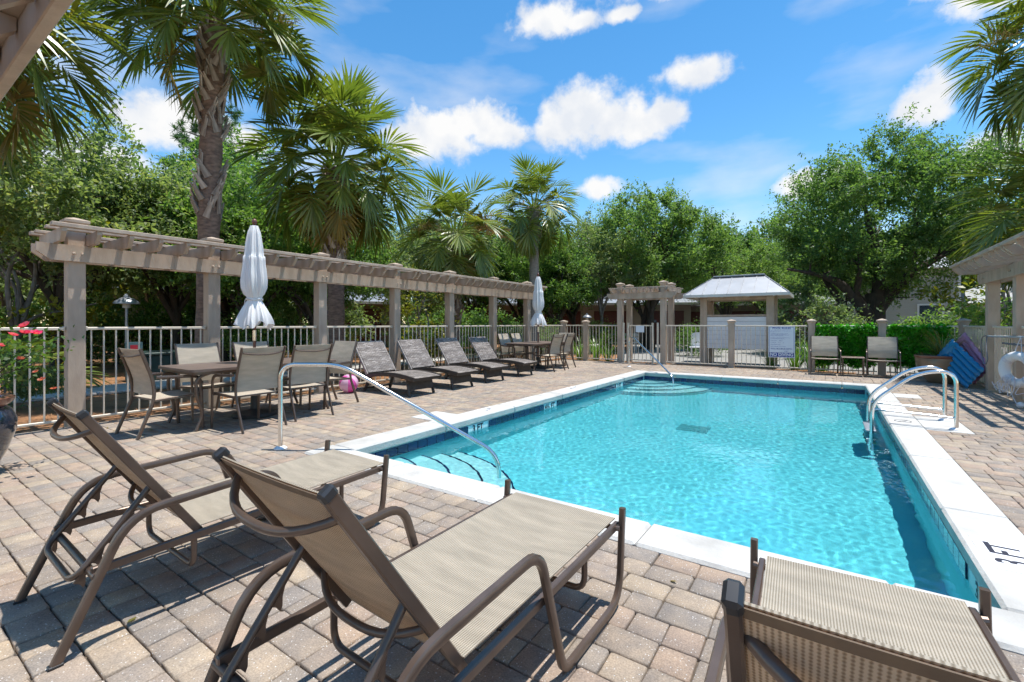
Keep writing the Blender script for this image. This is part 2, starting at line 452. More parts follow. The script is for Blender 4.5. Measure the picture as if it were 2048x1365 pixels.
leafmat('blossom', [(.40, .30, .13), (.50, .38, .17), (.44, .34, .12), (.36, .30, .10)], rough=.7, trans=.2)
leafmat('blossom_dry', [(.42, .24, .11), (.52, .31, .15), (.36, .20, .09), (.48, .30, .14)], rough=.8, trans=.2)
leafmat('strap', [(.05, .13, .018), (.09, .20, .025), (.15, .28, .04), (.24, .34, .06)], rough=.35, trans=.35, clump=4)
pm('glaze_blue', (.012, .022, .045), (.022, .028, .040), scale=4, rough=.12, coat=.8, spec=.6)
pm('glaze_brown', (.27, .175, .105), (.12, .10, .07), scale=2.2, rough=.28, coat=.4, stretch=(1, 1, 1.6))
pm('terra_rim', (.20, .075, .045), (.15, .06, .04), scale=5, rough=.3, coat=.4)
pm('soil', (.05, .035, .025), (.03, .022, .016), scale=30, rough=1)
pm('vinyl_blue', (.003, .17, .36), (.005, .20, .42), rough=.25, coat=.3)
pm('vinyl_pink', (.50, .20, .30), (.55, .24, .34), rough=.28, coat=.3)
pm('ball_pink', (.80, .12, .45), (.82, .14, .48), rough=.25, coat=.3, trans=.2)
pm('ball_pale', (.85, .55, .72), (.86, .58, .74), rough=.25, coat=.3, trans=.2)
pm('ring_white', (.74, .75, .76), (.66, .67, .69), scale=5, rough=.55)
pm('rope', (.66, .66, .70), (.55, .55, .60), scale=40, rough=.9)
pm('pole_grey', (.45, .50, .54), (.40, .45, .49), rough=.35, metal=.3)
pm('hose_grey', (.16, .17, .19), (.13, .14, .16), rough=.5)
pm('metal_roof', (.36, .37, .385), (.30, .31, .325), scale=2, rough=.42, metal=.35, detail=6)
mat_siding('siding_white', (.70, .72, .74), .14)
mat_siding('siding_beige', (.36, .33, .27), .15)
mat_siding('siding_grey', (.28, .27, .25), .15)
pm('garage_wall', (.24, .20, .16), (.21, .175, .14), scale=2, rough=.7)
pm('garage_door', (.075, .014, .012), (.06, .012, .010), scale=2, rough=.55)
pm('window_glass', (.03, .045, .06), (.04, .055, .07), rough=.05, spec=.8)
pm('trim', (.62, .60, .55), (.58, .56, .52), rough=.5)
pm('lamp_grey', (.36, .38, .42), (.30, .32, .35), rough=.35, metal=.3)
pm('lamp_dark', (.05, .055, .065), (.06, .065, .075), rough=.35)
pm('box_green', (.022, .05, .045), (.03, .06, .052), rough=.5)
pm('post_teal', (.10, .19, .21), (.09, .17, .19), rough=.5)
pm('red_decal', (.50, .03, .05), (.45, .03, .05), rough=.5)
pm('drain', (.12, .38, .42), (.10, .34, .38), rough=.6)


# ================================================================== mesh helpers
def V3(*a):
    return Vector(a)


class MB:
    def __init__(s):
        s.v = []; s.f = []; s.uv = {}

    def add(s, vs, fs):
        o = len(s.v)
        s.v.extend([tuple(p) for p in vs])
        s.f.extend([tuple(i + o for i in f) for f in fs])
        return s

    def convex(s, vs, fs):
        """adds faces turned outwards"""
        vs = [Vector(p) for p in vs]
        c = sum(vs, Vector()) / len(vs)
        out = []
        for f in fs:
            p = [vs[i] for i in f]
            n = Vector()
            for i in range(len(p)):
                n += (p[i] - c).cross(p[(i + 1) % len(p)] - c)
            m = sum(p, Vector()) / len(p)
            out.append(f if n.dot(m - c) >= 0 else tuple(reversed(f)))
        return s.add(vs, out)

    def box(s, c, d, ch=0.0, M=None):
        hx, hy, hz = d[0] / 2, d[1] / 2, d[2] / 2
        c = Vector(c)
        T = (lambda p: c + (M @ Vector(p) if M else Vector(p)))
        if ch <= 0:
            vs = [T((x * hx, y * hy, z * hz)) for x in (-1, 1) for y in (-1, 1) for z in (-1, 1)]
            return s.convex(vs, [(0, 1, 3, 2), (4, 5, 7, 6), (0, 1, 5, 4), (2, 3, 7, 6), (0, 2, 6, 4), (1, 3, 7, 5)])
        ch = min(ch, hx * .95, hy * .95, hz * .95)
        vs = []; ix = {}
        for x in (-1, 1):
            for y in (-1, 1):
                for z in (-1, 1):
                    for k in range(3):
                        ix[(x, y, z, k)] = len(vs)
                        vs.append(T((x * (hx - (0 if k == 0 else ch)), y * (hy - (0 if k == 1 else ch)), z * (hz - (0 if k == 2 else ch)))))
        fs = []
        S = (-1, 1)
        for x in S:
            fs.append((ix[x, -1, -1, 0], ix[x, 1, -1, 0], ix[x, 1, 1, 0], ix[x, -1, 1, 0]))
            fs.append((ix[-1, x, -1, 1], ix[1, x, -1, 1], ix[1, x, 1, 1], ix[-1, x, 1, 1]))
            fs.append((ix[-1, -1, x, 2], ix[1, -1, x, 2], ix[1, 1, x, 2], ix[-1, 1, x, 2]))
            for y in S:
                fs.append((ix[x, y, -1, 0], ix[x, y, 1, 0], ix[x, y, 1, 1], ix[x, y, -1, 1]))
                fs.append((ix[x, -1, y, 0], ix[x, 1, y, 0], ix[x, 1, y, 2], ix[x, -1, y, 2]))
                fs.append((ix[-1, x, y, 1], ix[1, x, y, 1], ix[1, x, y, 2], ix[-1, x, y, 2]))
                for z in S:
                    fs.append((ix[x, y, z, 0], ix[x, y, z, 1], ix[x, y, z, 2]))
        return s.convex(vs, fs)

    def bar(s, p0, p1, w, h, up=(0, 0, 1), ch=.004):
        p0, p1 = Vector(p0), Vector(p1)
        d = p1 - p0
        L = d.length
        y = d.normalized()
        u = Vector(up)
        x = y.cross(u)
        if x.length < 1e-5:
            x = y.cross(Vector((1, 0, 0)))
        x.normalize()
        z = x.cross(y)
        return s.box((p0 + p1) / 2, (w, L, h), ch, Matrix((x, y, z)).transposed())

    def tube(s, pts, r, n=8, caps=True, prof=None, up=None, closed=False):
        pts = [Vector(p) for p in pts]
        N = len(pts)
        rs = r if isinstance(r, (list, tuple)) else [r] * N
        tg = []
        for i in range(N):
            if closed:
                t = pts[(i + 1) % N] - pts[i - 1]
            else:
                t = pts[min(i + 1, N - 1)] - pts[max(i - 1, 0)]
            tg.append(t.normalized())
        u = Vector(up) if up else (Vector((0, 0, 1)) if abs(tg[0].z) < .9 else Vector((1, 0, 0)))
        if prof is None:
            prof = [(math.cos(2 * PI * k / n), math.sin(2 * PI * k / n)) for k in range(n)]
        n = len(prof)
        vs = []
        for i in range(N):
            t = tg[i]
            x = u - t * u.dot(t)
            if x.length < 1e-6:
                x = Vector((0, 1, 0)) - t * t.y
            x.normalize()
            y = t.cross(x)
            if not up:
                u = x
            # mitre: keep the section width through bends
            for a, b in prof:
                vs.append(pts[i] + x * (a * rs[i]) + y * (b * rs[i]))
        fs = []
        for i in range(N if closed else N - 1):
            j = (i + 1) % N
            for k in range(n):
                k2 = (k + 1) % n
                fs.append((i * n + k, i * n + k2, j * n + k2, j * n + k))
        if caps and not closed:
            fs.append(tuple(reversed(range(n))))
            fs.append(tuple((N - 1) * n + k for k in range(n)))
        return s.add(vs, fs)

    def lathe(s, prof, n=20, c=(0, 0, 0), cap=True):
        c = Vector(c)
        vs = []
        for r, z in prof:
            for k in range(n):
                a = 2 * PI * k / n
                vs.append(c + Vector((r * math.cos(a), r * math.sin(a), z)))
        fs = []
        for i in range(len(prof) - 1):
            for k in range(n):
                k2 = (k + 1) % n
                fs.append((i * n + k, i * n + k2, (i + 1) * n + k2, (i + 1) * n + k))
        if cap:
            fs.append(tuple(reversed(range(n))))
            fs.append(tuple((len(prof) - 1) * n + k for k in range(n)))
        return s.add(vs, fs)

    def prism(s, poly, fn, t0, t1):
        """poly in 2D, fn(u, v, t) -> xyz"""
        n = len(poly)
        vs = [fn(u, v, t0) for u, v in poly] + [fn(u, v, t1) for u, v in poly]
        fs = [tuple(range(n)), tuple(reversed(range(n, 2 * n)))] + [(i, i + n, (i + 1) % n + n, (i + 1) % n) for i in range(n)]
        return s.convex(vs, fs)

    def sheet(s, nu, nv, fn, thick=0.0, closeu=False):
        o = len(s.v)
        vs = []; uvs = []
        for j in range(nv + 1):
            for i in range(nu + 1):
                p, uv = fn(i / nu, j / nv)
                vs.append(Vector(p)); uvs.append(uv)
        W = nu + 1
        fs = [(j * W + i, j * W + i + 1, (j + 1) * W + i + 1, (j + 1) * W + i) for j in range(nv) for i in range(nu)]
        if thick:
            K = len(vs)
            nr = [Vector() for _ in vs]
            for f in fs:
                n = (vs[f[1]] - vs[f[0]]).cross(vs[f[3]] - vs[f[0]])
                for q in f:
                    nr[q] += n
            bot = [p - n.normalized() * thick for p, n in zip(vs, nr)]
            vs += bot; uvs += uvs[:K]
            fb = [tuple(reversed([q + K for q in f])) for f in fs]
            rim = [j * W for j in range(nv + 1)][::-1]
            edge = []
            for i in range(nu):
                edge.append((i, i + 1)); edge.append((nv * W + i + 1, nv * W + i))
            for j in range(nv):
                edge.append(((j + 1) * W, j * W)); edge.append((j * W + nu, (j + 1) * W + nu))
            fs = fs + fb + [(b, a, a + K, b + K) for a, b in edge]
        for i, uv in enumerate(uvs):
            s.uv[o + i] = uv
        return s.add(vs, fs)

    def mesh(s, name, mat, smooth=35):
        me = bpy.data.meshes.new(name)
        me.from_pydata(s.v, [], s.f)
        if mat:
            me.materials.append(MATS[mat])
        if s.uv:
            ul = me.uv_layers.new(name='UV')
            vi = np.zeros(len(me.loops), dtype=np.int32)
            me.loops.foreach_get('vertex_index', vi)
            arr = np.zeros((len(s.v), 2), dtype=np.float32)
            for k, uv in s.uv.items():
                arr[k] = uv
            ul.data.foreach_set('uv', arr[vi].ravel())
        if smooth:
            me.polygons.foreach_set('use_smooth', [True] * len(me.polygons))
            try:
                me.set_sharp_from_angle(angle=R(smooth))
            except Exception:
                pass
        me.update()
        return me

    def build(s, name, mat, parent=None, loc=(0, 0, 0), rot=0.0, smooth=35):
        return obj(name, s.mesh(name, mat, smooth), parent, loc, rot)


def obj(name, me, parent=None, loc=(0, 0, 0), rot=0.0):
    o = bpy.data.objects.new(name, me)
    COL.objects.link(o)
    o.location = loc
    if isinstance(rot, (int, float)):
        o.rotation_euler = (0, 0, rot)
    else:
        o.rotation_euler = rot
    if parent:
        o.parent = parent
    return o


def tag(o, label=None, cat=None, group=None, kind=None):
    if label: o['label'] = label
    if cat: o['category'] = cat
    if group: o['group'] = group
    if kind: o['kind'] = kind
    return o


def thing(name, label, cat, loc=(0, 0, 0), rot=0.0, group=None):
    o = bpy.data.objects.new(name, None)
    o.empty_display_size = .1
    COL.objects.link(o)
    o.location = loc
    o.rotation_euler = (0, 0, rot)
    return tag(o, label, cat, group)


def dup(root, loc, rot=0.0, label=None, scale=None):
    r = root.copy(); COL.objects.link(r)
    r.location = loc; r.rotation_euler = (0, 0, rot)
    if label: r['label'] = label
    if scale: r.scale = scale if not isinstance(scale, (int, float)) else (scale,) * 3
    for ch in list(root.children):
        c = ch.copy(); COL.objects.link(c); c.parent = r
        for g in list(ch.children):
            d = g.copy(); COL.objects.link(d); d.parent = c
    return r


def mesh_np(name, verts, faces, mat, smooth=False):
    """fast mesh from numpy arrays; faces (M,k)"""
    me = bpy.data.meshes.new(name)
    nv, (nf, k) = len(verts), faces.shape
    me.vertices.add(nv); me.loops.add(nf * k); me.polygons.add(nf)
    me.vertices.foreach_set('co', np.ascontiguousarray(verts, dtype=np.float32).ravel())
    me.loops.foreach_set('vertex_index', np.ascontiguousarray(faces, dtype=np.int32).ravel())
    me.polygons.foreach_set('loop_start', np.arange(0, nf * k, k, dtype=np.int32))
    me.polygons.foreach_set('loop_total', np.full(nf, k, dtype=np.int32))
    if smooth:
        me.polygons.foreach_set('use_smooth', np.ones(nf, dtype=bool))
    me.materials.append(MATS[mat])
    me.update(calc_edges=True)
    me.validate()
    return me


def fillet(pts, r, seg=5):
    """rounds the corners of a polyline; r scalar or per inner corner"""
    pts = [Vector(p) for p in pts]
    out = [pts[0]]
    for i in range(1, len(pts) - 1):
        ri = r[i - 1] if isinstance(r, (list, tuple)) else r
        a, b, c = pts[i - 1], pts[i], pts[i + 1]
        d1, d2 = (a - b), (c - b)
        l = min(ri, d1.length * .49, d2.length * .49)
        p, q = b + d1.normalized() * l, b + d2.normalized() * l
        for k in range(seg + 1):
            t = k / seg
            out.append(p * (1 - t) ** 2 + b * 2 * t * (1 - t) + q * t * t)
    out.append(pts[-1])
    return out


RECT = lambda w, h, c=.35: [(w * a, h * b) for a, b in ((1, 1 - c), (1 - c, 1), (-1 + c, 1), (-1, 1 - c), (-1, -1 + c), (-1 + c, -1), (1 - c, -1), (1, -1 + c))]


def unit(v):
    return v / (np.linalg.norm(v, axis=-1, keepdims=True) + 1e-9)


def leaves(rng, pos, size, aspect=.5, up=.35, out=None, outw=.0, fold=.12):
    """one folded diamond leaf (two triangles as a quad) at every position"""
    n = len(pos)
    d = unit(rng.normal(size=(n, 3)))
    if out is not None:
        d = unit(d + out * outw)
    nrm = rng.normal(size=(n, 3)); nrm[:, 2] = np.abs(nrm[:, 2]) + up * 2
    sd = unit(np.cross(d, nrm))
    nn = unit(np.cross(sd, d))
    L = (size * rng.uniform(.65, 1.25, n))[:, None]
    base = pos
    tip = pos + d * L
    mid = pos + d * L * .45 + nn * L * fold
    l = mid + sd * L * aspect * .5
    r = mid - sd * L * aspect * .5
    v = np.stack([base, l, tip, r], 1).reshape(-1, 3)
    f = np.arange(n * 4).reshape(n, 4)
    return v, f


def text_obj(body, size, mat, parent, M, name='lettering', align='CENTER', bold=0.0, sx=1.0):
    cu = bpy.data.curves.new('t', 'FONT')
    cu.body = body; cu.size = size; cu.align_x = align; cu.align_y = 'CENTER'; cu.offset = bold
    t = bpy.data.objects.new('t', cu)
    COL.objects.link(t)
    bpy.context.view_layer.update()
    dg = bpy.context.evaluated_depsgraph_get()
    me = bpy.data.meshes.new_from_object(t.evaluated_get(dg))
    bpy.data.objects.remove(t)
    bpy.data.curves.remove(cu)
    me.transform(M @ Matrix.Diagonal((sx, 1, 1, 1)))
    me.materials.clear(); me.materials.append(MATS[mat])
    me.name = name
    return obj(name, me, parent)


def basis(o, x, y):
    """4x4 placing local x,y,z at o with given axes"""
    x = Vector(x).normalized(); y = Vector(y).normalized(); z = x.cross(y)
    m = Matrix((x, y, z)).transposed().to_4x4()
    m.translation = Vector(o)
    return m


# ================================================================== setting: ground, deck, pool
PX0, PX1, PY0, PY1 = -3.85, 0.63, 2.86, 11.65        # pool inside the coping
CW = .33                                             # coping width
CX0, CX1, CY0, CY1 = PX0 - CW, PX1 + CW, PY0 - CW, PY1 + CW
FXL, FXR, FY = -7.65, 2.55, 14.40                    # fence lines
WATER_Z = -.165


def ring(name, o, i, z, mat):
    (a, b, c, d), (e, f, g, h) = o, i
    vs = [(a, c, z), (b, c, z), (b, d, z), (a, d, z), (e, g, z), (f, g, z), (f, h, z), (e, h, z)]
    return MB().add(vs, [(0, 1, 5, 4), (1, 2, 6, 5), (2, 3, 7, 6), (3, 0, 4, 7)]).build(name, mat, smooth=0)


ground = tag(ring('ground', (-350, 350, -200, 420), (CX0 + .1, CX1 - .1, CY0 + .1, CY1 - .1), -.055, 'straw_ground'), kind='structure')
deck = tag(ring('pool_deck', (FXL - .12, FXR + .12, -3.2, FY - .05), (CX0 + .08, CX1 - .08, CY0 + .08, CY1 - .08), -.018, 'joint_sand'), kind='structure')

F1024 = 921 / 2
CA, SA = math.cos(R(34.4)), math.sin(R(34.4))


def make_pavers():
    rnd = random.Random(7)
    u = (CX1 - CX0) / 72
    uy = (CY1 - CY0) / 132
    x0 = CX0 - u * 48; nx = 48 + 72 + 22
    y0 = CY0 - uy * 62; ny = 62 + 132 + 33
    occ = np.zeros((ny + 4, nx), dtype=bool)
    occ[62:62 + 132, 48:48 + 72] = True
    # pads cast flush with the deck: skimmer lids and ladder foot
    pads = [(37 + 5, 48, 62 + 25, 62 + 32), (120, 125, 62 + 107, 62 + 114), (120, 126, 62 + 66, 62 + 80)]
    for a, b, c, d in pads:
        occ[c:d, a:b] = True
    # template meshes
    tm = {}
    for w in (1, 2, 3):
        for h in (1, 2, 3):
            for k in range(4):
                g = .0026
                hw, hh = w * u / 2 - g, h * uy / 2 - g
                c = .004 + .007 * rnd.random()
                jt = lambda: rnd.uniform(-.0032, .0032)
                base = [(hw, -hh + c), (hw, hh - c), (hw - c, hh), (-hw + c, hh), (-hw, hh - c), (-hw, -hh + c), (-hw + c, -hh), (hw - c, -hh)]
                base = [(a + jt(), b + jt()) for a, b in base]
                vs = []
                for sx, z in ((.0, -.02), (.0, -.0048), (.0048, 0.0)):
                    for a, b in base:
                        l = math.hypot(a, b)
                        vs.append((a - a / hw * sx * .9, b - b / hh * sx * .9, z + (rnd.uniform(-.0012, .0012) if z == 0 else 0)))
                fs = []
                for r_ in range(2):
                    for q in range(8):
                        fs.append((r_ * 8 + q, r_ * 8 + (q + 1) % 8, r_ * 8 + 8 + (q + 1) % 8, r_ * 8 + 8 + q))
                fs.append(tuple(range(16, 24)))
                tm[w, h, k] = (vs, fs)
    items = []
    for j in range(ny):
        i = 0
        while i < nx:
            if occ[j, i]:
                i += 1; continue
            run = 0
            while i + run < nx and not occ[j, i + run]:
                run += 1
            if run <= 1: w = 1
            elif run == 2: w = 2
            elif run == 3: w = 3
            elif run == 4: w = 2
            else: w = rnd.choice((2, 2, 2, 3, 3))
            lim = 0
            while lim < 4 and j + lim < ny + 4 and not occ[j + lim, i:i + w].any():
                lim += 1
            if lim == 1: h = 1
            elif lim == 2: h = 2
            elif lim == 3: h = 3
            else: h = rnd.choice((2, 2, 2, 2, 3)) if lim > 4 or lim == 4 else 2
            if h == 3 and w == 3 and lim > 3 and rnd.random() < .6: h = 2
            if lim == 4 and h == 3: h = 2
            occ[j:j + h, i:i + w] = True
            items.append((x0 + (i + w / 2) * u, y0 + (j + h / 2) * uy, w, h, rnd.randrange(4), rnd.choice((0, PI)),
                          rnd.uniform(-.0022, .0022), rnd.uniform(-.008, .008), rnd.uniform(-.008, .008)))
            i += w
    scored = []
    for q, it in enumerate(items):
        x, y, w, h = it[:4]
        r_, d = x * CA + y * SA, -x * SA + y * CA
        a = 0
        if d > .5:
            sx, sy = 512 + F1024 * r_ / d, 324 + F1024 * 1.25 / d
            if -8 < sx < 1032 and sy < 690:
                a = w * h / d ** 3
        scored.append((a, q))
    scored.sort(reverse=True)
    top = {q for a, q in scored[:300] if a > 0}
    mes = {}
    allv = []; allf = []
    big = MB()
    for q, (x, y, w, h, k, rz, dz, tx, ty) in enumerate(items):
        vs, fs = tm[w, h, k]
        if q in top:
            if (w, h, k) not in mes:
                mes[w, h, k] = MB().add(vs, fs).mesh('paver', 'paver', 50)
            o = obj('paver', mes[w, h, k], deck, (x, y, dz), (tx, ty, rz))
        else:
            s = -1 if rz else 1
            big.add([(x + s * a, y + s * b, c + dz + ty * a + tx * b) for a, b, c in vs], fs)
    big.build('paving', 'paver', deck, smooth=50)['kind'] = 'stuff'
    for n, (a, b, c, d) in enumerate(pads):
        X0, X1, Y0, Y1 = x0 + a * u, x0 + b * u, y0 + c * uy, y0 + d * uy
        MB().box(((X0 + X1) / 2, (Y0 + Y1) / 2, -.014), (X1 - X0 - .008, Y1 - Y0 - .008, .036), .006).build('concrete_pad', 'coping', deck)


make_pavers()

# concrete walk behind the fence and paved court behind the gate
m = MB(); yy = -8.0
side = tag(MB().box((-11.55, 12, -.05), (1.3, 44, .02)).build('sidewalk', 'joint_sand'), kind='structure')
for k in range(28):
    MB().box((-11.55, yy + .76, -.03), (1.3, 1.5, .06), .008).build('walk_slab', 'concrete', side); yy += 1.52
court = tag(MB().add([(-5.9, 14.55, -.03), (6, 14.55, -.03), (16, 40, -.03), (-14, 40, -.03)], [(0, 1, 2, 3)]).build('forecourt_road', 'asphalt', smooth=0), kind='structure')
strip = tag(MB().box((-2.6, 14.62, -.035), (6.4, .5, .04), .01).build('planting_strip', 'straw_ground'), kind='structure')


def make_pool():
    shell = tag(bpy.data.objects.new('pool_basin', None), kind='structure')
    COL.objects.link(shell)
    zf0, zf1, zt = -1.06, -1.32, -.235
    o = -.025
    x0, x1, y0, y1 = PX0 + o, PX1 - o, PY0 + o, PY1 - o
    vs = [(x0, y0, zf0), (x1, y0, zf0), (x1, y1, zf1), (x0, y1, zf1), (x0, y0, -.08), (x1, y0, -.08), (x1, y1, -.08), (x0, y1, -.08)]
    fl = MB().add(vs, [(0, 1, 2, 3)]).build('pool_floor', 'plaster', shell, smooth=0)
    wl = MB().add(vs, [(0, 4, 5, 1), (1, 5, 6, 2), (2, 6, 7, 3), (3, 7, 4, 0)]).build('pool_wall', 'plaster', shell, smooth=0)
    rec = [fl, wl]
    # coping slabs
    rnd = random.Random(3)
    zc, th = -.032, .094

    def slab(a, b, c, d):
        me = MB()
        me.box(((a + b) / 2, (c + d) / 2, zc), (b - a - .003, d - c - .003, th), .016)
        s_ = me.build('coping_slab', 'coping', shell)
    ys = [PY0, 4.2, 5.7, 7.2, 8.7, 10.2, PY1]
    for a, b in zip(ys, ys[1:]):
        slab(CX0, PX0, a, b); slab(PX1, CX1, a, b)
    xs = [CX0, -3.1, -2.05, -.9, .25, CX1]
    for a, b in zip(xs, xs[1:]):
        slab(a, b, CY0, PY0); slab(a, b, PY1, CY1)
    # waterline tiles
    T = .150
    tm = MB().box((0, 0, 0), (T - .005, .012, T - .004), .003).mesh('waterline_tile', 'tile', 35)
    gr = MB()
    for s_, X in ((1, x0), (-1, x1)):
        gr.box((X + s_ * .001, (y0 + y1) / 2, zt + T / 2 - .076 + .076), (.004, y1 - y0, T + .01))
    for s_, Y in ((1, y0), (-1, y1)):
        gr.box(((x0 + x1) / 2, Y + s_ * .001, zt + T / 2), (x1 - x0, .004, T + .01))
    gr.build('tile_grout', 'grout', shell)
    zc_ = zt + T / 2
    marks = {4.83: '3 FT', 6.77: '4\u00bd FT', 9.9: '3 FT'}
    n = int((y1 - y0) / T)
    for k in range(n):
        y = y0 + (k + .5) * T
        if not any(abs(y - (mk + .0)) < .24 for mk in marks):
            obj('waterline_tile', tm, shell, (x0 + .008, y, zc_), PI / 2)
        if abs(y - 3.25) > .30:
            obj('waterline_tile', tm, shell, (x1 - .008, y, zc_), PI / 2)
    n = int((x1 - x0) / T)
    for k in range(n):
        x = x0 + (k + .5) * T
        obj('waterline_tile', tm, shell, (x, y1 - .008, zc_))
        if x > -2.5:
            obj('waterline_tile', tm, shell, (x, y0 + .008, zc_))
    for y, s_ in marks.items():
        MB().box((x0 + .007, y, zc_), (.013, .44, T - .004), .002).build('depth_marker', 'step_plaster', shell)
        text_obj(s_, .125, 'ink', shell, basis((x0 + .0155, y, zc_ + .018), (0, 1, 0), (0, 0, 1)), bold=.004)
    MB().box((x1 - .007, 3.25, zc_), (.013, .50, T - .004), .002).build('depth_marker', 'step_plaster', shell)
    text_obj('3 FT', .125, 'ink', shell, basis((x1 - .0155, 3.25, zc_ + .018), (0, -1, 0), (0, 0, 1)), bold=.004)
    # markers on the coping
    for x, y, s_, sz, ax in ((.80, 3.52, '3 FT', .19, -1), (-4.02, 5.28, '3 FT', .15, 1), (-4.02, 8.0, '4\u00bd FT', .15, 1)):
        fr = MB()
        fr.box((x, y, .0158), (.24, .44 if sz > .16 else .36, .004), .001)
        fr.build('depth_tile', 'white_paint', shell)
        text_obj(s_, sz, 'ink', shell, basis((x, y, .0186), (0, -ax * -1 if ax > 0 else 1, 0), (-1, 0, 0)), bold=.004, sx=.8)
    # no-diving roundel by the ladder
    rg = MB()
    for k in range(28):
        a, b = 2 * PI * k / 28, 2 * PI * (k + 1) / 28
        rg.add([(.79 + r_ * math.cos(q), 7.62 + r_ * math.sin(q), .0162) for q in (a, b) for r_ in (.075, .088)], [(0, 1, 3, 2)])
    rg.add([(.79 - .06, 7.57, .0164), (.79 - .05, 7.56, .0164), (.79 + .06, 7.67, .0164), (.79 + .05, 7.68, .0164)], [(0, 1, 2, 3)])
    rg.add([(.76, 7.6, .0163), (.82, 7.6, .0163), (.82, 7.618, .0163), (.76, 7.618, .0163)], [(0, 1, 2, 3)])
    rg.build('no_diving_mark', 'ink', shell, smooth=0)
    # corner steps, quarter discs with a blue trim line
    for cy, sy, nr in ((y0, 1, 4), (y1, -1, 4)):
        for k in range(nr):
            rad = .66 + .325 * (nr - 1 - k)
            top = (WATER_Z - .19) - .19 * (nr - 1 - k)
            zb = -1.35
            st = MB(); tr = MB()
            N = 20
            ang = [PI / 2 * q / N for q in range(N + 1)]
            pt = [(x0 + rad * math.cos(a), cy + sy * rad * math.sin(a)) for a in ang]
            vs = [(x0, cy, top)] + [(a, b, top) for a, b in pt] + [(a, b, zb) for a, b in pt]
            fs = []
            for q in range(N):
                fs.append((0, 1 + q, 2 + q) if sy > 0 else (0, 2 + q, 1 + q))
                f = (1 + q, 1 + N + 1 + q, 2 + N + 1 + q, 2 + q)
                fs.append(f if sy > 0 else f[::-1])
            rec.append(st.add(vs, fs).build('pool_step', 'step_plaster', shell, smooth=30))
            tv = []
            for a in ang:
                for rr, zz in ((rad - .022, top + .003), (rad + .004, top + .003), (rad + .004, top - .035)):
                    tv.append((x0 + rr * math.cos(a), cy + sy * rr * math.sin(a), zz))
            tf = []
            for q in range(N):
                for e in range(2):
                    f = (q * 3 + e, q * 3 + e + 1, q * 3 + 4 + e, q * 3 + 3 + e)
                    tf.append(f if sy > 0 else f[::-1])
            rec.append(tr.add(tv, tf).build('step_trim', 'tile', shell, smooth=0))
    # main drain cover and wall returns
    dr = MB()
    zd = zf0 + (zf1 - zf0) * (7.6 - y0) / (y1 - y0)
    dr.box((-1.74, 7.6, zd + .012), (.46, .40, .024), .006)
    d_ = dr.build('main_drain', 'drain', shell)
    rec.append(d_)
    gz = MB()
    for k in range(7):
        gz.box((-1.74 - .18 + k * .06, 7.6, zd + .029), (.024, .34, .006))
    rec.append(gz.build('drain_grate', 'drain', d_))
    for y in (5.05, 7.0):
        ml = MB().lathe([(.03, 0), (.035, .006), (.02, .014), (.0, .014)], 14)
        e = ml.build('return_inlet', 'white_paint', shell, (x0 + .001, y, -.42), (0, PI / 2, 0))
        rec.append(e)
    for r_ in rec:
        r_.cycles.is_caustics_receiver = True
    # water surface, real ripples
    nx, ny = 260, 510
    e = .012
    X, Y = np.meshgrid(np.linspace(x0 + .0, x1 - .0, nx), np.linspace(y0, y1, ny))
    rng = np.random.default_rng(5)
    Z = np.zeros_like(X)
    lamk = .000072
    for k in range(90):
        lam = rng.choice([rng.uniform(.05, .10), rng.uniform(.10, .20), rng.uniform(.26, .7)], p=[.6, .36, .04])
        a = rng.uniform(0, 2 * PI)
        wx = X + .05 * np.sin(Y * 2.1 + k); wy = Y + .05 * np.sin(X * 1.7 + k * 2)
        env = .65 + .35 * np.sin(X * rng.uniform(.5, 2) + rng.uniform(0, 6)) * np.sin(Y * rng.uniform(.5, 2) + rng.uniform(0, 6))
        Z += lamk * (lam / .12) ** 1.1 * env * np.sin((wx * np.cos(a) + wy * np.sin(a)) * 2 * PI / lam + rng.uniform(0, 6.28))
    v = np.stack([X, Y, Z + WATER_Z], -1).reshape(-1, 3)
    ii = (np.arange(ny - 1)[:, None] * nx + np.arange(nx - 1)[None, :]).ravel()
    f = np.stack([ii, ii + 1, ii + nx + 1, ii + nx], 1)
    w = tag(obj('pool_water', mesh_np('pool_water', v, f, 'water', True)), kind='structure')
    w.cycles.is_caustics_caster = True


make_pool()


# ================================================================== metalwork round the pool
def make_handrail(name, label, base, end, top, zend, flat=.55):
    b, e = Vector((*base, 0)), Vector((*end, zend))
    d = Vector((e.x - b.x, e.y - b.y, 0)); L = d.length; d.normalize()
    t = thing(name, label, 'handrail', b, 0, None)
    P = lambda s, z: d * s + Vector((0, 0, z))
    pts = fillet([P(0, 0), P(0, top), P(flat, top + .0), P(L, -.02), P(L, zend)], [.16, .18, .22], 7)
    MB().tube(pts, .0215, 14).build('rail', 'steel', t, smooth=60)
    MB().lathe([(.062, 0), (.062, .008), (.045, .022), (.025, .026)], 20).build('base_plate', 'white_paint', t, (0, 0, .002), smooth=30)
    return t


make_handrail('pool_handrail', 'stainless steel handrail over the near corner steps of the pool', (-4.51, 2.49), (-2.63, 3.62), .845, -.40, .62)
make_handrail('pool_handrail', 'stainless steel handrail over the far corner steps near the gate', (-4.75, 12.95), (-3.02, 11.2), .86, -.36, .30)


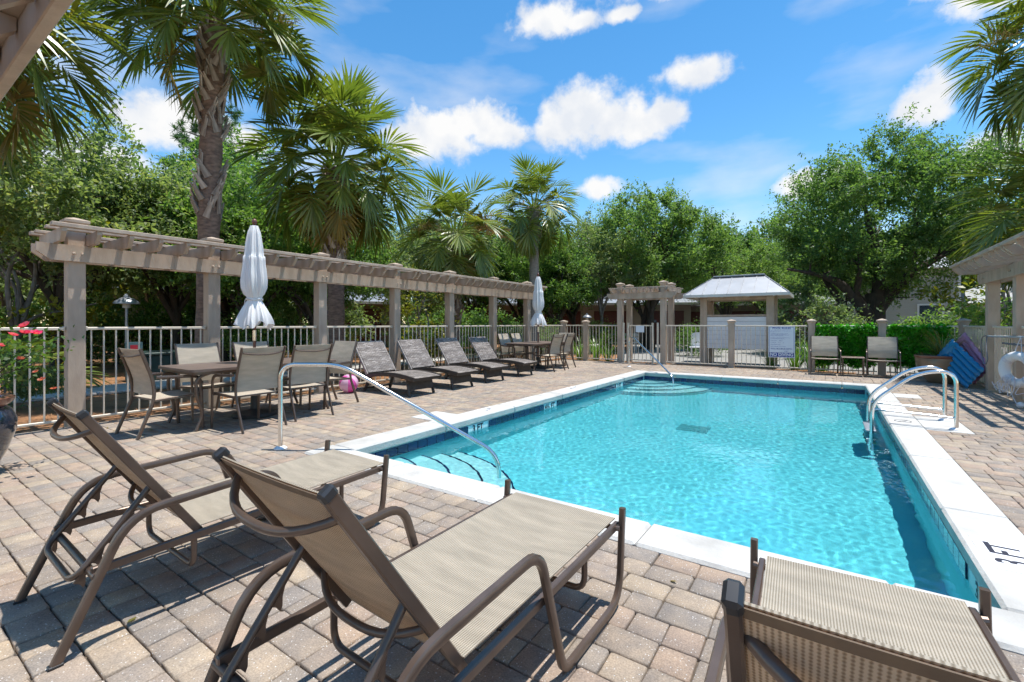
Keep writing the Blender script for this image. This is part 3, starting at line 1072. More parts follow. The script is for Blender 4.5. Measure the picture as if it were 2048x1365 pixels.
def make_ladder():
    t = thing('pool_ladder', 'stainless steel pool ladder on the right edge of the pool', 'ladder', (1.25, 7.74, 0))
    for y in (-.33, .31):
        pts = fillet([(0, y, 0), (0, y, .70), (-.34, y, .66), (-.78, y, .26), (-.80, y, -.95), (-.68, y, -1.0)], [.20, .25, .16, .1], 7)
        MB().tube(pts, .0215, 14).build('rail', 'steel', t, smooth=60)
        MB().tube([(-.0, y, .14), (-.79, y, .17)], .014, 10).build('cross_bar', 'steel', t, smooth=60)
        MB().lathe([(.065, 0), (.065, .008), (.045, .022), (.025, .026)], 20).build('base_plate', 'white_paint', t, (0, y, .004), smooth=30)
    for z in (-.12, -.40, -.68):
        MB().box((-.79, -.01, z), (.11, .62, .03), .006).build('tread', 'lamp_grey', t)


make_ladder()


# ================================================================== sling loungers
def make_lounger(ty=.092, tz=.8935):
    """ty, tz: top of the raised backrest"""
    t = thing('sling_lounger', '', 'lounger', (0, 0, 0), 0, 'sling loungers along the near edge of the pool')
    sx = lambda y: .338 - .018 * (y / 1.51)
    prof = RECT(.0125, .0160, .35)
    for s in (-1, 1):
        P = lambda y, z: Vector((s * sx(y), y, z))
        pts = fillet([P(1.515, .418), P(1.475, .022), P(.96, .022), P(.80, .512), P(.215, .482), P(0, .006)], [.12, .06, .085, .12], 6)
        MB().tube(pts, 1.0, prof=prof, up=(1, 0, 0)).build('side_frame', 'bronze', t, smooth=50)
        MB().bar((s * (sx(.1) - .028), .105, .292), (s * (sx(1.5) - .028), 1.52, .335), .022, .034, ch=.004).build('seat_rail', 'bronze', t)
        MB().bar((s * .262, .50, .285), (s * .250, ty + .003, tz - .0055), .022, .034, up=(0, 1, .6), ch=.004).build('back_rail', 'bronze', t)
        MB().box((s * .250, ty, tz), (.0255, .0375, .030), .006, Euler((R(36), 0, 0)).to_matrix()).build('end_cap', 'black_cap', t)
        MB().box((s * sx(0), .001, .006), (.028, .044, .012), .003).build('foot_cap', 'black_cap', t)
        for k, (ya, za) in enumerate(((1.48, .335),)):
            MB().tube([(s * sx(ya), ya + .005, za), (s * (sx(ya) - .03), ya, za - .002)], .012, 8).build('spacer', 'bronze', t)
        # notched adjuster arm
        A, B = Vector((s * .235, .325, .565)), Vector((s * .235, .065, .245))
        nt_ = MB()
        dirn = (B - A).normalized(); nrm = Vector((0, dirn.z, -dirn.y))
        if nrm.z > 0: nrm = -nrm
        for q in range(4):
            c = A + (B - A) * (.34 + .19 * q)
            poly = [(-.042, -.004), (.040, -.004), (.036, .016), (.042, .038), (.026, .033), (.004, .016)]
            nt_.prism(poly, lambda u_, v_, w_: c + dirn * u_ + nrm * (v_ + .008) + Vector((w_, 0, 0)), -.004, .004)
        nt_.build('notch_plate', 'bronze', t, smooth=0)
    U = fillet([(-.235, .325, .565), (-.235, .065, .245), (.235, .065, .245), (.235, .325, .565)], [.07, .07], 6)
    MB().tube(U, .0125, 10).build('adjuster_bar', 'bronze', t, smooth=60)
    MB().tube([(-sx(.1), .115, .275), (sx(.1), .115, .275)], .015, 10).build('cross_bar', 'bronze', t, smooth=60)
    for y in (.46, 1.22):
        z = .30 if y < 1 else .315
        X = sx(y) - .045
        MB().tube(fillet([(-X, y, z), (-X, y, z - .145), (X, y, z - .145), (X, y, z)], [.06, .06], 6), .0125, 10).build('stretcher', 'bronze', t, smooth=60)

    def bow(yc, zc, depth, r):
        n = Vector((0, -.83, -.56))
        pts = [Vector((-.248 + .496 * k / 14, yc, zc)) + n * depth * (1 - abs(2 * k / 14 - 1) ** 2.6) for k in range(15)]
        return MB().tube(pts, r, 10)
    bow(ty + .048, tz - .0615, .095, .0112).build('back_handle', 'bronze', t, smooth=60)
    bow(.40, .455, .085, .0115).build('back_brace', 'bronze', t, smooth=60)

    def back(u, v):
        x = -.250 + .50 * u
        y = ty + .002 + (.505 - ty - .002) * v; z = tz - .0015 + (.30 - tz + .0015) * v
        sag = (.004 + .020 * math.sin(PI * v)) * (1 - (2 * u - 1) ** 2)
        return (x, y - sag * .8, z - sag * .55), (x, v * .70)
    MB().sheet(10, 10, back, .004).build('back_sling', 'sling', t, smooth=60)

    def hem(u, v):
        (x, y, z), uv = back(u, v * .03)
        return (x, y - .0062, z - .0042), uv
    MB().sheet(10, 1, hem, .002).build('back_hem', 'sling_hem', t, smooth=60)

    def seat(u, v):
        x = -.278 + .556 * u
        y = .49 + (1.53 - .49) * v
        z = .330 + .028 * v - .022 * (1 - (2 * u - 1) ** 2) * math.sin(PI * min(1, .12 + v * .9)) ** .5
        return (x, y, z), (x, v * 1.13)
    MB().sheet(10, 14, seat, .004).build('seat_sling', 'sling', t, smooth=60)
    MB().tube([(-.29, 1.48, .335), (.29, 1.48, .335)], .012, 8).build('foot_bar', 'bronze', t, smooth=60)
    return t


lg = make_lounger()
lg.location = (-2.655, .45, 0)
lg.rotation_euler = (0, 0, R(-1.2))
lg['label'] = 'tan sling lounger farthest left, beside the blue pot, its foot by the handrail'
lg2 = dup(lg, (-1.115, .49, 0), R(-1.2), 'tan sling lounger in the middle foreground with its back raised towards the camera')
lg3 = make_lounger(.158, .900)
lg3.location = (.158, .50, 0)
lg3.rotation_euler = (0, 0, R(2.7))
lg3['label'] = 'tan sling lounger at the bottom right, cut by the picture edge'


# ================================================================== dining chairs and tables
def make_chair():
    t = thing('sling_chair', '', 'chair', (0, 0, 0), 0)
    for s in (-1, 1):
        X = s * .285
        pts = fillet([(X, .27, 0), (X, .245, .63), (X * .98, -.20, .655)], [.09], 6)
        MB().tube(pts, 1, prof=RECT(.012, .017, .4), up=(1, 0, 0)).build('arm', 'bronze', t, smooth=50)
        pts = fillet([(s * .262, -.37, 0), (s * .262, -.21, .42), (s * .262, -.225, .62), (s * .262, -.345, .975)], [.10, .25], 6)
        MB().tube(pts, 1, prof=RECT(.011, .017, .4), up=(1, 0, 0)).build('back_leg', 'bronze', t, smooth=50)
        MB().bar((s * .262, .255, .415), (s * .262, -.215, .395), .02, .03).build('seat_rail', 'bronze', t)
    MB().tube([(-.28, .235, .40), (.28, .235, .40)], .011, 8).build('front_bar', 'bronze', t, smooth=60)
    MB().tube([(-.26, -.20, .40), (.26, -.20, .40)], .011, 8).build('rear_bar', 'bronze', t, smooth=60)
    pts = [Vector((-.255 + .51 * k / 12, -.322 - .045 * (1 - abs(k / 6 - 1) ** 2.2), .915 - .03 * (1 - abs(k / 6 - 1) ** 2))) for k in range(13)]
    MB().tube(pts, .009, 8).build('back_bow', 'bronze', t, smooth=60)

    def seat(u, v):
        x = -.255 + .51 * u
        return (x, -.205 + .46 * v, .408 + .018 * v - .015 * (1 - (2 * u - 1) ** 2)), (x, v * .46)
    MB().sheet(6, 6, seat, .004).build('seat_sling', 'chair_sling', t, smooth=60)

    def back(u, v):
        x = -.255 + .51 * u
        z = .455 + .515 * v
        y = -.212 - (.13 * max(0, (z - .6) / .37) ** 1.15) - .014 * (1 - (2 * u - 1) ** 2)
        return (x, y, z), (x, v * .52)
    MB().sheet(6, 10, back, .004).build('back_sling', 'chair_sling', t, smooth=60)
    return t


FX, FXm, FYp, FYm = -PI / 2, PI / 2, 0.0, PI     # facing +X, -X, +Y, -Y
ch = make_chair()
chairs = [((-5.86, 2.83), FXm + .06, 'sling dining chair on the pool side of the near table, towards the handrail end', 'near table'),
          ((-5.96, 3.57), FXm - .04, 'sling dining chair on the pool side of the near table, second from the handrail end', 'near table'),
          ((-6.42, 2.16), FYp + .08, 'sling dining chair at the left head of the near table, seen from its side', 'near table'),
          ((-7.00, 2.85), FX, 'sling dining chair behind the near table in front of the second pergola post', 'near table'),
          ((-7.00, 3.60), FX + .05, 'sling dining chair behind the near table, half hidden by the closed umbrella', 'near table'),
          ((-6.40, 4.28), FYm + .05, 'sling dining chair at the right head of the near table beside the pink ball', 'near table'),
          ((-6.17, 10.72), FXm - .05, 'sling dining chair on the pool side of the far table, the nearer one', 'far table'),
          ((-6.29, 11.62), FXm + .08, 'sling dining chair on the pool side of the far table, the one nearer the gate', 'far table'),
          ((-7.15, 10.50), FX, 'sling dining chair on the fence side of the far table next to the wicker lounger', 'far table'),
          ((-7.15, 11.12), FX + .05, 'sling dining chair on the fence side of the far table, second from the wicker lounger', 'far table'),
          ((-6.66, 12.36), FYm, 'sling dining chair at the far head of the far table, mostly hidden', 'far table')]
for i, ((x, y), rz, lb, g) in enumerate(chairs):
    if i == 0:
        c = ch; c.location = (x, y, 0); c.rotation_euler = (0, 0, rz); c['label'] = lb
    else:
        c = dup(ch, (x, y, 0), rz, lb)
    c['group'] = 'sling dining chairs around the ' + g
for (x, lb) in ((-.05, 'grey sling armchair by the pool rules sign in front of the ivy'), (1.07, 'grey sling armchair beside the large brown planter')):
    c = dup(ch, (x, 13.80, 0), FYm + (.05 if x < 0 else -.04), lb, (1.06, 1.0, .96))
    c['group'] = 'sling armchairs at the far end of the pool'


def make_table():
    t = thing('patio_table', '', 'table')
    def outline(hw, hl, r):
        pts = []
        for cx_, cy_, a0 in ((hw - r, hl - r, 0), (-hw + r, hl - r, PI / 2), (-hw + r, -hl + r, PI), (hw - r, -hl + r, 3 * PI / 2)):
            for k in range(5):
                a = a0 + PI / 2 * k / 4
                pts.append((cx_ + r * math.cos(a), cy_ + r * math.sin(a)))
        return pts
    MB().prism(outline(.50, .95, .06), lambda u, v, w: (u, v, w), .692, .722).build('tabletop', 'tabletop', t, smooth=30)
    MB().prism(outline(.46, .91, .05), lambda u, v, w: (u, v, w), .655, .690).build('apron', 'bronze', t, smooth=30)
    for sx in (-1, 1):
        for sy in (-1, 1):
            pts = fillet([(sx * .40, sy * .70, .67), (sx * .40, sy * .86, .62), (sx * .40, sy * .86, .40), (sx * .40, sy * .78, .20), (sx * .40, sy * .86, 0)], [.09, .1, .12], 6)
            MB().tube(pts, .019, 10).build('leg', 'bronze', t, smooth=60)
    return t


def make_umbrella():
    t = thing('patio_umbrella', '', 'umbrella')
    b = MB().lathe([(.27, 0), (.275, .02), (.25, .05), (.10, .075), (.05, .10), (.045, .30), (.03, .31)], 24).build('base', 'dark_iron', t)
    MB().lathe([(.0195, .05), (.0195, 2.56)], 12).build('pole', 'mahogany', t, smooth=60)
    MB().lathe([(.025, 1.02), (.025, 1.16)], 12).build('ferrule', 'steel', t, smooth=60)
    MB().lathe([(.012, 2.52), (.034, 2.56), (.030, 2.585), (.018, 2.60), (.030, 2.62), (.034, 2.645), (.024, 2.67), (.004, 2.685)], 14).build('finial', 'mahogany', t, smooth=60)
    rings = [(.045, 2.585), (.075, 2.50), (.092, 2.40), (.108, 2.28), (.116, 2.17), (.128, 2.155), (.132, 2.05), (.142, 1.95), (.152, 1.84), (.146, 1.74), (.115, 1.65), (.084, 1.59),
             (.084, 1.575), (.108, 1.53), (.15, 1.44), (.185, 1.35), (.205, 1.275), (.213, 1.225)]
    n = 96

    def cv(u, v):
        i = v * (len(rings) - 1)
        k = min(int(i), len(rings) - 2); f = i - k
        r = rings[k][0] * (1 - f) + rings[k + 1][0] * f
        z = rings[k][1] * (1 - f) + rings[k + 1][1] * f
        a = 2 * PI * u
        low = max(0, (1.575 - z) / .35)
        amp = .16 if z > 2.16 else (.20 if z > 1.62 else .05 + .22 * low)
        w = 1 - 2 * abs(math.sin(4 * a + .5 * math.sin(3 * a) + (z - 1.6) * .5)) ** .8
        w2 = math.cos(19 * a + 1.3 + 2.5 * z)
        r *= 1 + amp * w * .7 + amp * .32 * w2
        zz = z + (low * .035 * math.cos(8 * a + 1) + low * .03 * math.cos(3 * a) if low else 0)
        if abs(z - 2.17) < .02:
            zz += .012 * math.cos(8 * a)
        return (r * math.cos(a), r * math.sin(a), zz), (u, v)
    MB().sheet(n, 2 * (len(rings) - 1), cv).build('canopy', 'fabric', t, smooth=80)
    MB().tube([(.095 * math.cos(2 * PI * k / 20), .095 * math.sin(2 * PI * k / 20), 1.583 + .008 * math.sin(3 * PI * k / 10)) for k in range(20)], .012, 8, closed=True).build('tie_band', 'fabric', t, smooth=80)
    MB().tube(fillet([(-.09, -.03, 1.58), (-.115, -.06, 1.60), (-.10, -.08, 1.55), (-.12, -.07, 1.50)], .03, 4), .007, 6).build('tie_end', 'fabric', t, smooth=80)
    return t


tb = make_table()
tb.location = (-6.45, 3.20, 0); tb['label'] = 'long brown metal patio table nearest the handrail with a closed umbrella'; tb['group'] = 'brown patio tables'
dup(tb, (-6.77, 11.18, 0), 0, 'brown metal patio table at the far end beyond the wicker loungers')
ub = make_umbrella()
ub.location = (-6.45, 3.20, 0); ub['label'] = 'closed white umbrella rising from the near patio table'; ub['group'] = 'closed white umbrellas'
dup(ub, (-6.77, 11.20, 0), 1.1, 'closed white umbrella at the far patio table by the last pergola post')


# ================================================================== wicker loungers, ball
def make_wicker():
    t = thing('wicker_lounger', '', 'lounger', (0, 0, 0), 0, 'brown wicker loungers in a row by the fence')
    hw = .32

    def zseat(y):
        k = (y + .48) / 1.23
        return .315 + .075 * math.sin(PI * (k * .86 + .02)) - .02 * k

    def seat(u, v):
        y = -.50 + 1.25 * v
        x = -hw + 2 * hw * u
        return (x, y, zseat(y)), (x + .5, v * 1.25)
    MB().sheet(4, 24, seat, .055).build('seat', 'wicker', t, smooth=40)

    def back(u, v):
        x = -hw + 2 * hw * u
        return (x, -.47 - .40 * v, .335 + .56 * v), (x + .5, v * .69)
    MB().sheet(4, 8, back, .035).build('backrest', 'wicker', t, smooth=40)
    for s in (-1, 1):
        MB().bar((s * (hw + .012), -.455, .32), (s * (hw + .012), -.865, .892), .03, .045, up=(0, 1, .7)).build('back_edge', 'wicker_edge', t)
        pts = [Vector((s * (hw + .008), -.50 + 1.25 * k / 16, zseat(-.50 + 1.25 * k / 16) - .022)) for k in range(17)]
        MB().tube(pts, 1, prof=RECT(.036, .015, .3), up=(0, 0, 1)).build('seat_edge', 'wicker_dark', t, smooth=50)
        MB().bar((s * .27, .52, .34), (s * .30, .60, 0), .04, .045).build('leg', 'wicker_dark', t)
        MB().bar((s * .28, -.45, .28), (s * .30, -.58, 0), .04, .045).build('leg', 'wicker_dark', t)
        MB().tube(fillet([(s * .27, -.72, .66), (s * .27, -.80, .30), (s * .27, -.62, .22), (s * .27, -.40, .27)], .08, 5), .012, 8).build('back_support', 'wicker_dark', t, smooth=60)
    MB().prism([(-.27, .33), (.27, .33), (.285, .10), (-.285, .10)], lambda u, v, w: (u, w + (.33 - v) * .22, v), .535, .555).build('leg_panel', 'wicker_dark', t, smooth=0)
    MB().bar((-.285, -.57, .06), (.285, -.57, .06), .03, .03).build('stretcher', 'wicker_dark', t)
    return t


pm('wicker_dark', (.055, .042, .034), (.035, .027, .022), scale=20, rough=.5, bump=.3, bscale=80)
pm('wicker_edge', (.36, .33, .31), (.22, .19, .17), scale=25, rough=.5, bump=.3, bscale=80)
wk = make_wicker()
for i, (y, dx, lb) in enumerate(((5.80, 0, 'brown wicker lounger nearest the dining table, next to the pink ball'),
                                 (6.87, .02, 'second brown wicker lounger from the pink ball'),
                                 (8.06, -.06, 'third brown wicker lounger from the pink ball'),
                                 (9.32, -.10, 'farthest brown wicker lounger, next to the far dining table'))):
    if i == 0:
        wk.location = (-6.5, y, 0); wk.rotation_euler = (0, 0, -PI / 2); wk['label'] = lb
    else:
        dup(wk, (-6.5 + dx, y, 0), -PI / 2 + (.02, -.03, .025)[i - 1], lb)


def make_ball():
    t = thing('beach_ball', 'pink and pale pink inflatable beach ball under a dining chair by the fence', 'ball', (-7.16, 5.22, .168), .4)
    n, r = 12, .168
    for g in range(6):
        m_ = MB()

        def pt(u, v):
            a = 2 * PI * (g + u) / 6; b = -PI / 2 + PI * v
            p = Vector((math.cos(b) * math.cos(a), math.cos(b) * math.sin(a), math.sin(b))) * r
            return p, (u, v)
        m_.sheet(4, 14, pt).build('gore', 'ball_pink' if g % 2 else 'ball_pale', t, smooth=80, rot=(.5, .3, 0))


make_ball()


# ================================================================== pergolas, fences, gate
def capped_post(mb, x, y, w, z0, z1, cap=True):
    mb.box((x, y, (z0 + z1) / 2), (w, w, z1 - z0), .006)


def post_cap(name, x, y, z, w, parent):
    a, b = w / 2 + .012, w / 2 + .034
    m_ = MB()
    pr = [(a, 0), (a, .03), (b, .055), (b, .085), (b - .02, .095), (.012, .125)]
    vs = []
    for r, h in pr:
        vs += [(x - r, y - r, z + h), (x + r, y - r, z + h), (x + r, y + r, z + h), (x - r, y + r, z + h)]
    fs = [(3, 2, 1, 0)]
    for i in range(len(pr) - 1):
        for k in range(4):
            fs.append((i * 4 + k, i * 4 + (k + 1) % 4, i * 4 + 4 + (k + 1) % 4, i * 4 + 4 + k))
    q = (len(pr) - 1) * 4
    fs.append((q, q + 1, q + 2, q + 3))
    return m_.add(vs, fs).build(name, 'taupe', parent, smooth=0)


def rafter_mesh(L, h=.145, w=.045):
    """beam lying along X centred at 0 with undercut ends"""
    c = .10
    poly = [(-L / 2, h), (L / 2, h), (L / 2, h - .045), (L / 2 - c, 0), (-L / 2 + c, 0), (-L / 2, h - .045)]
    return MB().prism(poly, lambda u, v, t: (u, t, v), -w / 2, w / 2).mesh('rafter', 'taupe', 0)


def make_pergola(label, X, posts, side, y0, y1, group):
    """side = +1 if the pool lies towards +X"""
    t = thing('pergola', label, 'pergola', (X, posts[0], 0), 0, group)
    o = Vector((X, posts[0], 0))
    W = .168
    for y in posts:
        MB().box((0, y - o.y, 1.20), (W, W, 2.46), .006).build('post', 'taupe', t)
        post_cap('post_cap', 0, y - o.y, 2.43, W, t)
        for z in (2.10,):
            for dy in (-.04, .04):
                MB().lathe([(.012, 0), (.018, .006), (.010, .012), (.0, .012)], 10).build('bolt', 'taupe', t, (side * (W / 2 + .052), y - o.y + dy, z), (0, side * PI / 2, 0))
    for s in (side, -side):
        xb = s * (W / 2 + .026)
        poly = [(y0 - o.y, 2.20), (y1 - o.y, 2.20), (y1 - o.y, 2.10), (y1 - o.y - .12, 2.005), (y0 - o.y + .12, 2.005), (y0 - o.y, 2.10)]
        MB().prism(poly, lambda u, v, w: (xb + w, u, v), -.024, .024).build('beam', 'taupe', t, smooth=0)
    me = rafter_mesh(1.04)
    n = int((y1 - y0 - .25) / .305)
    for k in range(n + 1):
        y = y0 + .16 + k * (y1 - y0 - .32) / n
        if min(abs(y - p) for p in posts) < .10:
            y = min(posts, key=lambda p: abs(y - p)) + .125
        obj('rafter', me, t, (0, y - o.y, 2.203))
    for dx in (-.50, -.25, .25, .50):
        MB().box((dx, (y0 + y1) / 2 - o.y, 2.368 if abs(dx) < .4 else 2.372), (.075 if abs(dx) < .4 else .095, y1 - y0 - .1, .036 if abs(dx) < .4 else .046), .004).build('top_slat', 'taupe', t)
    return t


POSTS_L = [1.64, 3.17, 4.97, 6.73, 8.46, 10.24, 11.99]
make_pergola('long taupe wooden pergola on the left above the fence and loungers', FXL, POSTS_L, 1, 1.28, 12.35, 'taupe garden pergolas')
make_pergola('taupe wooden pergola at the right picture edge above the life ring', FXR, [12.17, 10.62, 9.05], -1, 8.2, 12.55, 'taupe garden pergolas')


def make_arbor():
    t = thing('entry_arbor', 'small square taupe arbor over the pool gate', 'arbor', (-4.9, 14.9, 0))
    for x in (-.70, .70):
        for y in (-.42, .42):
            MB().box((x, y, 1.22), (.17, .17, 2.52), .006).build('post', 'taupe', t)
            post_cap('post_cap', x, y, 2.47, .17, t)
    for y in (-.535, .535):
        poly = [(-1.12, 2.24), (1.12, 2.24), (1.12, 2.15), (.98, 2.05), (-.98, 2.05), (-1.12, 2.15)]
        MB().prism(poly, lambda u, v, w: (u, y + w, v), -.025, .025).build('beam', 'taupe', t, smooth=0)
    me = rafter_mesh(1.5, .13)
    for k in range(9):
        x = -.92 + 1.84 * k / 8
        if abs(abs(x) - .70) < .11:
            x = math.copysign(.83, x) if abs(x) > .7 else math.copysign(.575, x)
        obj('rafter', me, t, (x, 0, 2.243), PI / 2)
    for y in (-.62, -.28, .28, .62):
        MB().box((0, y, 2.393), (2.05, .06, .034), .004).build('top_slat', 'taupe', t)


make_arbor()


def picket_mesh(h):
    return MB().box((0, 0, h / 2), (.0165, .0165, h), .002).mesh('picket', 'taupe_rail', 0)


PK = picket_mesh(1.12)


def make_fence(label, p0, p1, stops, group, posts=(), gaps=()):
    """rails and pickets between consecutive stops (distances along the line); posts are wide capped posts"""
    a, b = Vector((*p0, 0)), Vector((*p1, 0))
    d = (b - a).normalized()
    ang = math.atan2(d.y, d.x)
    t = thing('fence', label, 'fence', a, ang, group)
    for q, (s0, s1) in enumerate(zip(stops, stops[1:])):
        if q in gaps:
            continue
        e0, e1 = s0 + .09, s1 - .09
        MB().box(((e0 + e1) / 2, 0, 1.19), (e1 - e0, .042, .036), .006).build('top_rail', 'taupe_rail', t)
        MB().box(((e0 + e1) / 2, 0, .075), (e1 - e0, .034, .030), .005).build('bottom_rail', 'taupe_rail', t)
        for e in (e0 + .012, e1 - .012):
            MB().box((e, 0, 1.19), (.024, .056, .052), .004).build('rail_bracket', 'taupe_rail', t)
        n = max(2, round((e1 - e0) / .118))
        for k in range(n):
            obj('picket', PK, t, (e0 + (k + .5) * (e1 - e0) / n, 0, .075))
    for s in posts:
        MB().box((s, 0, .62), (.15, .15, 1.32), .005).build('post', 'taupe', t)
        post_cap('post_cap', s, 0, 1.25, .15, t)
    return t


make_fence('white picket fence on the left between the pergola posts', (FXL, -.2), (FXL, FY), [-1.6, .1] + [p + .2 for p in POSTS_L] + [14.6], 'picket fences around the pool deck')
x0 = FXL
make_fence('white picket fence along the far end of the pool, left of the gate', (FXL, FY), (-5.6, FY), [0, .85, 2.05], 'picket fences around the pool deck', posts=(0, .85))
make_fence('white picket fence along the far end of the pool, right of the gate', (-4.2, FY), (FXR, FY), [0, 1.94, 3.86, 5.30, 6.75], 'picket fences around the pool deck', posts=(1.94, 3.86, 5.30, 6.75))
make_fence('white picket fence on the right behind the life ring', (FXR, FY), (FXR, 6.8), [0, 2.23, 3.78, 5.35, 7.6], 'picket fences around the pool deck')


def make_gate():
    t = thing('pool_gate', 'white picket gate under the arbor with a small notice on it', 'gate', (-5.515, FY, 0))
    for x in (.05, .21, 1.00, 1.16):
        MB().box((x, 0, .63), (.055, .055, 1.30), .004).build('gate_post', 'taupe_rail', t)
    for z in (1.19, .10):
        MB().box((.605, 0, z), (.73, .036, .036), .004).build('gate_rail', 'taupe_rail', t)
    for k in range(6):
        obj('picket', PK, t, (.285 + k * .128, 0, .075))
    MB().box((1.08, -.02, 1.33), (.09, .05, .09), .02).build('latch', 'dark_iron', t)
    g = MB().box((.60, -.026, 1.08), (.27, .006, .20), .001).build('notice', 'white_sign', t)


make_gate()


# ================================================================== kiosk, signs
def make_kiosk():
    t = thing('notice_kiosk', 'taupe kiosk with white board panel and pale metal hip roof behind the fence', 'kiosk', (-2.30, 15.95, 0))
    hx, hy = .92, .48
    for x in (-hx, hx):
        for y in (-hy, hy):
            MB().box((x, y, 1.06), (.20, .20, 2.16), .006).build('post', 'taupe', t)
    for y in (-hy, hy):
        MB().box((0, y - .003, 2.055), (2 * hx - .2, .10, .16), .004).build('beam', 'taupe', t)
    for x in (-hx, hx):
        MB().box((x, 0, 2.055), (.10, 2 * hy - .2, .16), .004).build('beam', 'taupe', t)
    bd = MB().box((0, -hy - .02, 1.0), (2 * hx - .2, .02, .96)).build('panel_back', 'siding_grey', t)
    for k in range(7):
        MB().box((0, -hy - .04 - .004, .555 + k * .139), (2 * hx - .202, .018, .133), .003).build('panel_board', 'white_paint', t)
    MB().box((0, -hy - .035, 1.505), (2 * hx - .2, .06, .05), .004).build('panel_cap', 'taupe', t)
    # hip roof with a raised ridge
    ex, ey, rx, ze, zr = 1.42, 1.02, .70, 2.13, 2.74
    vs = [(-ex, -ey, ze), (ex, -ey, ze), (ex, ey, ze), (-ex, ey, ze), (-rx, 0, zr), (rx, 0, zr)]
    rf = MB().add(vs, [(0, 1, 5, 4), (2, 3, 4, 5), (1, 2, 5), (3, 0, 4)]).build('roof', 'metal_roof', t, smooth=0)
    MB().add(vs[:4], [(3, 2, 1, 0)]).build('soffit', 'taupe', t, smooth=0)
    fr = MB()
    for a, b in zip(range(4), (1, 2, 3, 0)):
        fr.bar(Vector(vs[a]) + V3(0, 0, -.03), Vector(vs[b]) + V3(0, 0, -.03), .03, .09)
    fr.build('fascia', 'trim', t)
    seam = lambda p, q: MB().bar(Vector(p) + V3(0, 0, .012), Vector(q) + V3(0, 0, .012), .016, .026, ch=0).build('roof_seam', 'metal_roof', rf, smooth=0)
    for s in (-1, 1):
        for k in range(8):
            x = -1.22 + k * 2.44 / 7
            lim = 1.0
            if abs(x) > rx:
                lim = (ex - abs(x)) / (ex - rx)
            if lim > .05:
                seam((x, s * ey, ze), (x, s * ey * (1 - lim), ze + (zr - ze) * lim))
    for s in (-1, 1):
        seam((s * ex, -ey, ze), (s * rx, 0, zr)); seam((s * ex, ey, ze), (s * rx, 0, zr))
        for y in (-.6, -.2, .2, .6):
            lim = 1 - abs(y) / ey
            seam((s * ex, y, ze), (s * (ex - (ex - rx) * lim), y, ze + (zr - ze) * lim))
    MB().bar((-rx - .03, 0, zr + .02), (rx + .03, 0, zr + .02), .16, .04).build('ridge_cap', 'metal_roof', rf)
    for k in range(4):
        MB().bar((-1.05 + k * .7, -ey + .05, ze - .05), (-1.05 + k * .7, -hy, ze - .02), .05, .08).build('rafter_tail', 'trim', t)


make_kiosk()


def make_sign():
    w, h = .62, .84
    t = thing('pool_rules_sign', 'white and blue pool rules sign with NO DIVING hung on the far fence', 'sign', (-1.02, FY - .03, 0))
    zc = .755
    MB().box((0, 0, zc), (w, .008, h), .001).build('plate', 'white_sign', t)
    y = -.0062
    fr = MB()
    for a, b, c, d in ((-w / 2 + .02, w / 2 - .02, h / 2 - .022, h / 2 - .013), (-w / 2 + .02, -w / 2 + .028, -h / 2 + .02, h / 2 - .013), (w / 2 - .028, w / 2 - .02, -h / 2 + .02, h / 2 - .013)):
        fr.box(((a + b) / 2, -.0048, zc + (c + d) / 2), (b - a, .001, d - c))
    fr.box((0, -.0048, zc - h / 2 + .078), (w - .04, .001, .118))
    fr.build('border', 'navy_ink', t, smooth=0)
    B = lambda x, z: basis((x, y, zc + z), (1, 0, 0), (0, 0, 1))
    text_obj('POOL RULES', .068, 'navy_ink', t, B(0, .37), sx=1.12, bold=.0012)
    lines = ['NO FOOD OR BEVERAGES IN THE POOL OR ON POOL', 'WET DECK.', '', 'COMMERCIALLY BOTTLED WATER IN PLASTIC', 'BOTTLES IS ALLOWED ON THE POOL WET DECK', 'FOR POOL PATRON HYDRATION.', '',
             'NO GLASS OR ANIMALS IN THE FENCED POOL AREA', '(OR 50 FEET FROM UNFENCED POOL).', '', 'BATHING LOAD:          PERSONS', '', 'POOL HOURS:          AM TO          PM', '', 'SHOWER BEFORE ENTERING.', '', 'DO NOT SWALLOW THE POOL WATER.']
    for k, s in enumerate(lines):
        if s:
            text_obj(s, .024, 'navy_ink', t, B(-w / 2 + .05, .30 - k * .0265), align='LEFT', sx=.82)
    text_obj('POOL MAXIMUM DEPTH:', .050, 'navy_ink', t, B(0, -.185), sx=.9, bold=.0006)
    text_obj('______ FEET', .046, 'navy_ink', t, B(.04, -.25), sx=1)
    text_obj('NO DIVING', .120, 'white_sign', t, B(0, -h / 2 + .079), sx=.86, bold=.004)


make_sign()


def make_side_table():
    t = thing('side_table', 'small brown metal side table between the two grey armchairs', 'table', (.51, 13.80, 0))
    MB().box((0, 0, .44), (.46, .46, .025), .006).build('tabletop', 'tabletop', t)
    for x in (-.20, .20):
        for y in (-.20, .20):
            MB().bar((x, y, .43), (x, y, 0), .022, .022).build('leg', 'bronze', t)


make_side_table()


# ================================================================== foliage builders
def ellipsoid_clumps(rng, n, rx, ry, rz, zc, shell=.5, flat=.55):
    d = unit(rng.normal(size=(n, 3)))
    r = shell + (1 - shell) * rng.random(n) ** .55
    r *= 1 + .16 * np.sin(d[:, 0] * 4.1 + 1) * np.cos(d[:, 1] * 5.3)
    p = d * r[:, None] * np.array([rx, ry, rz])
    low = p[:, 2] < 0
    p[low, 2] *= flat
    p[:, 2] += zc
    return p


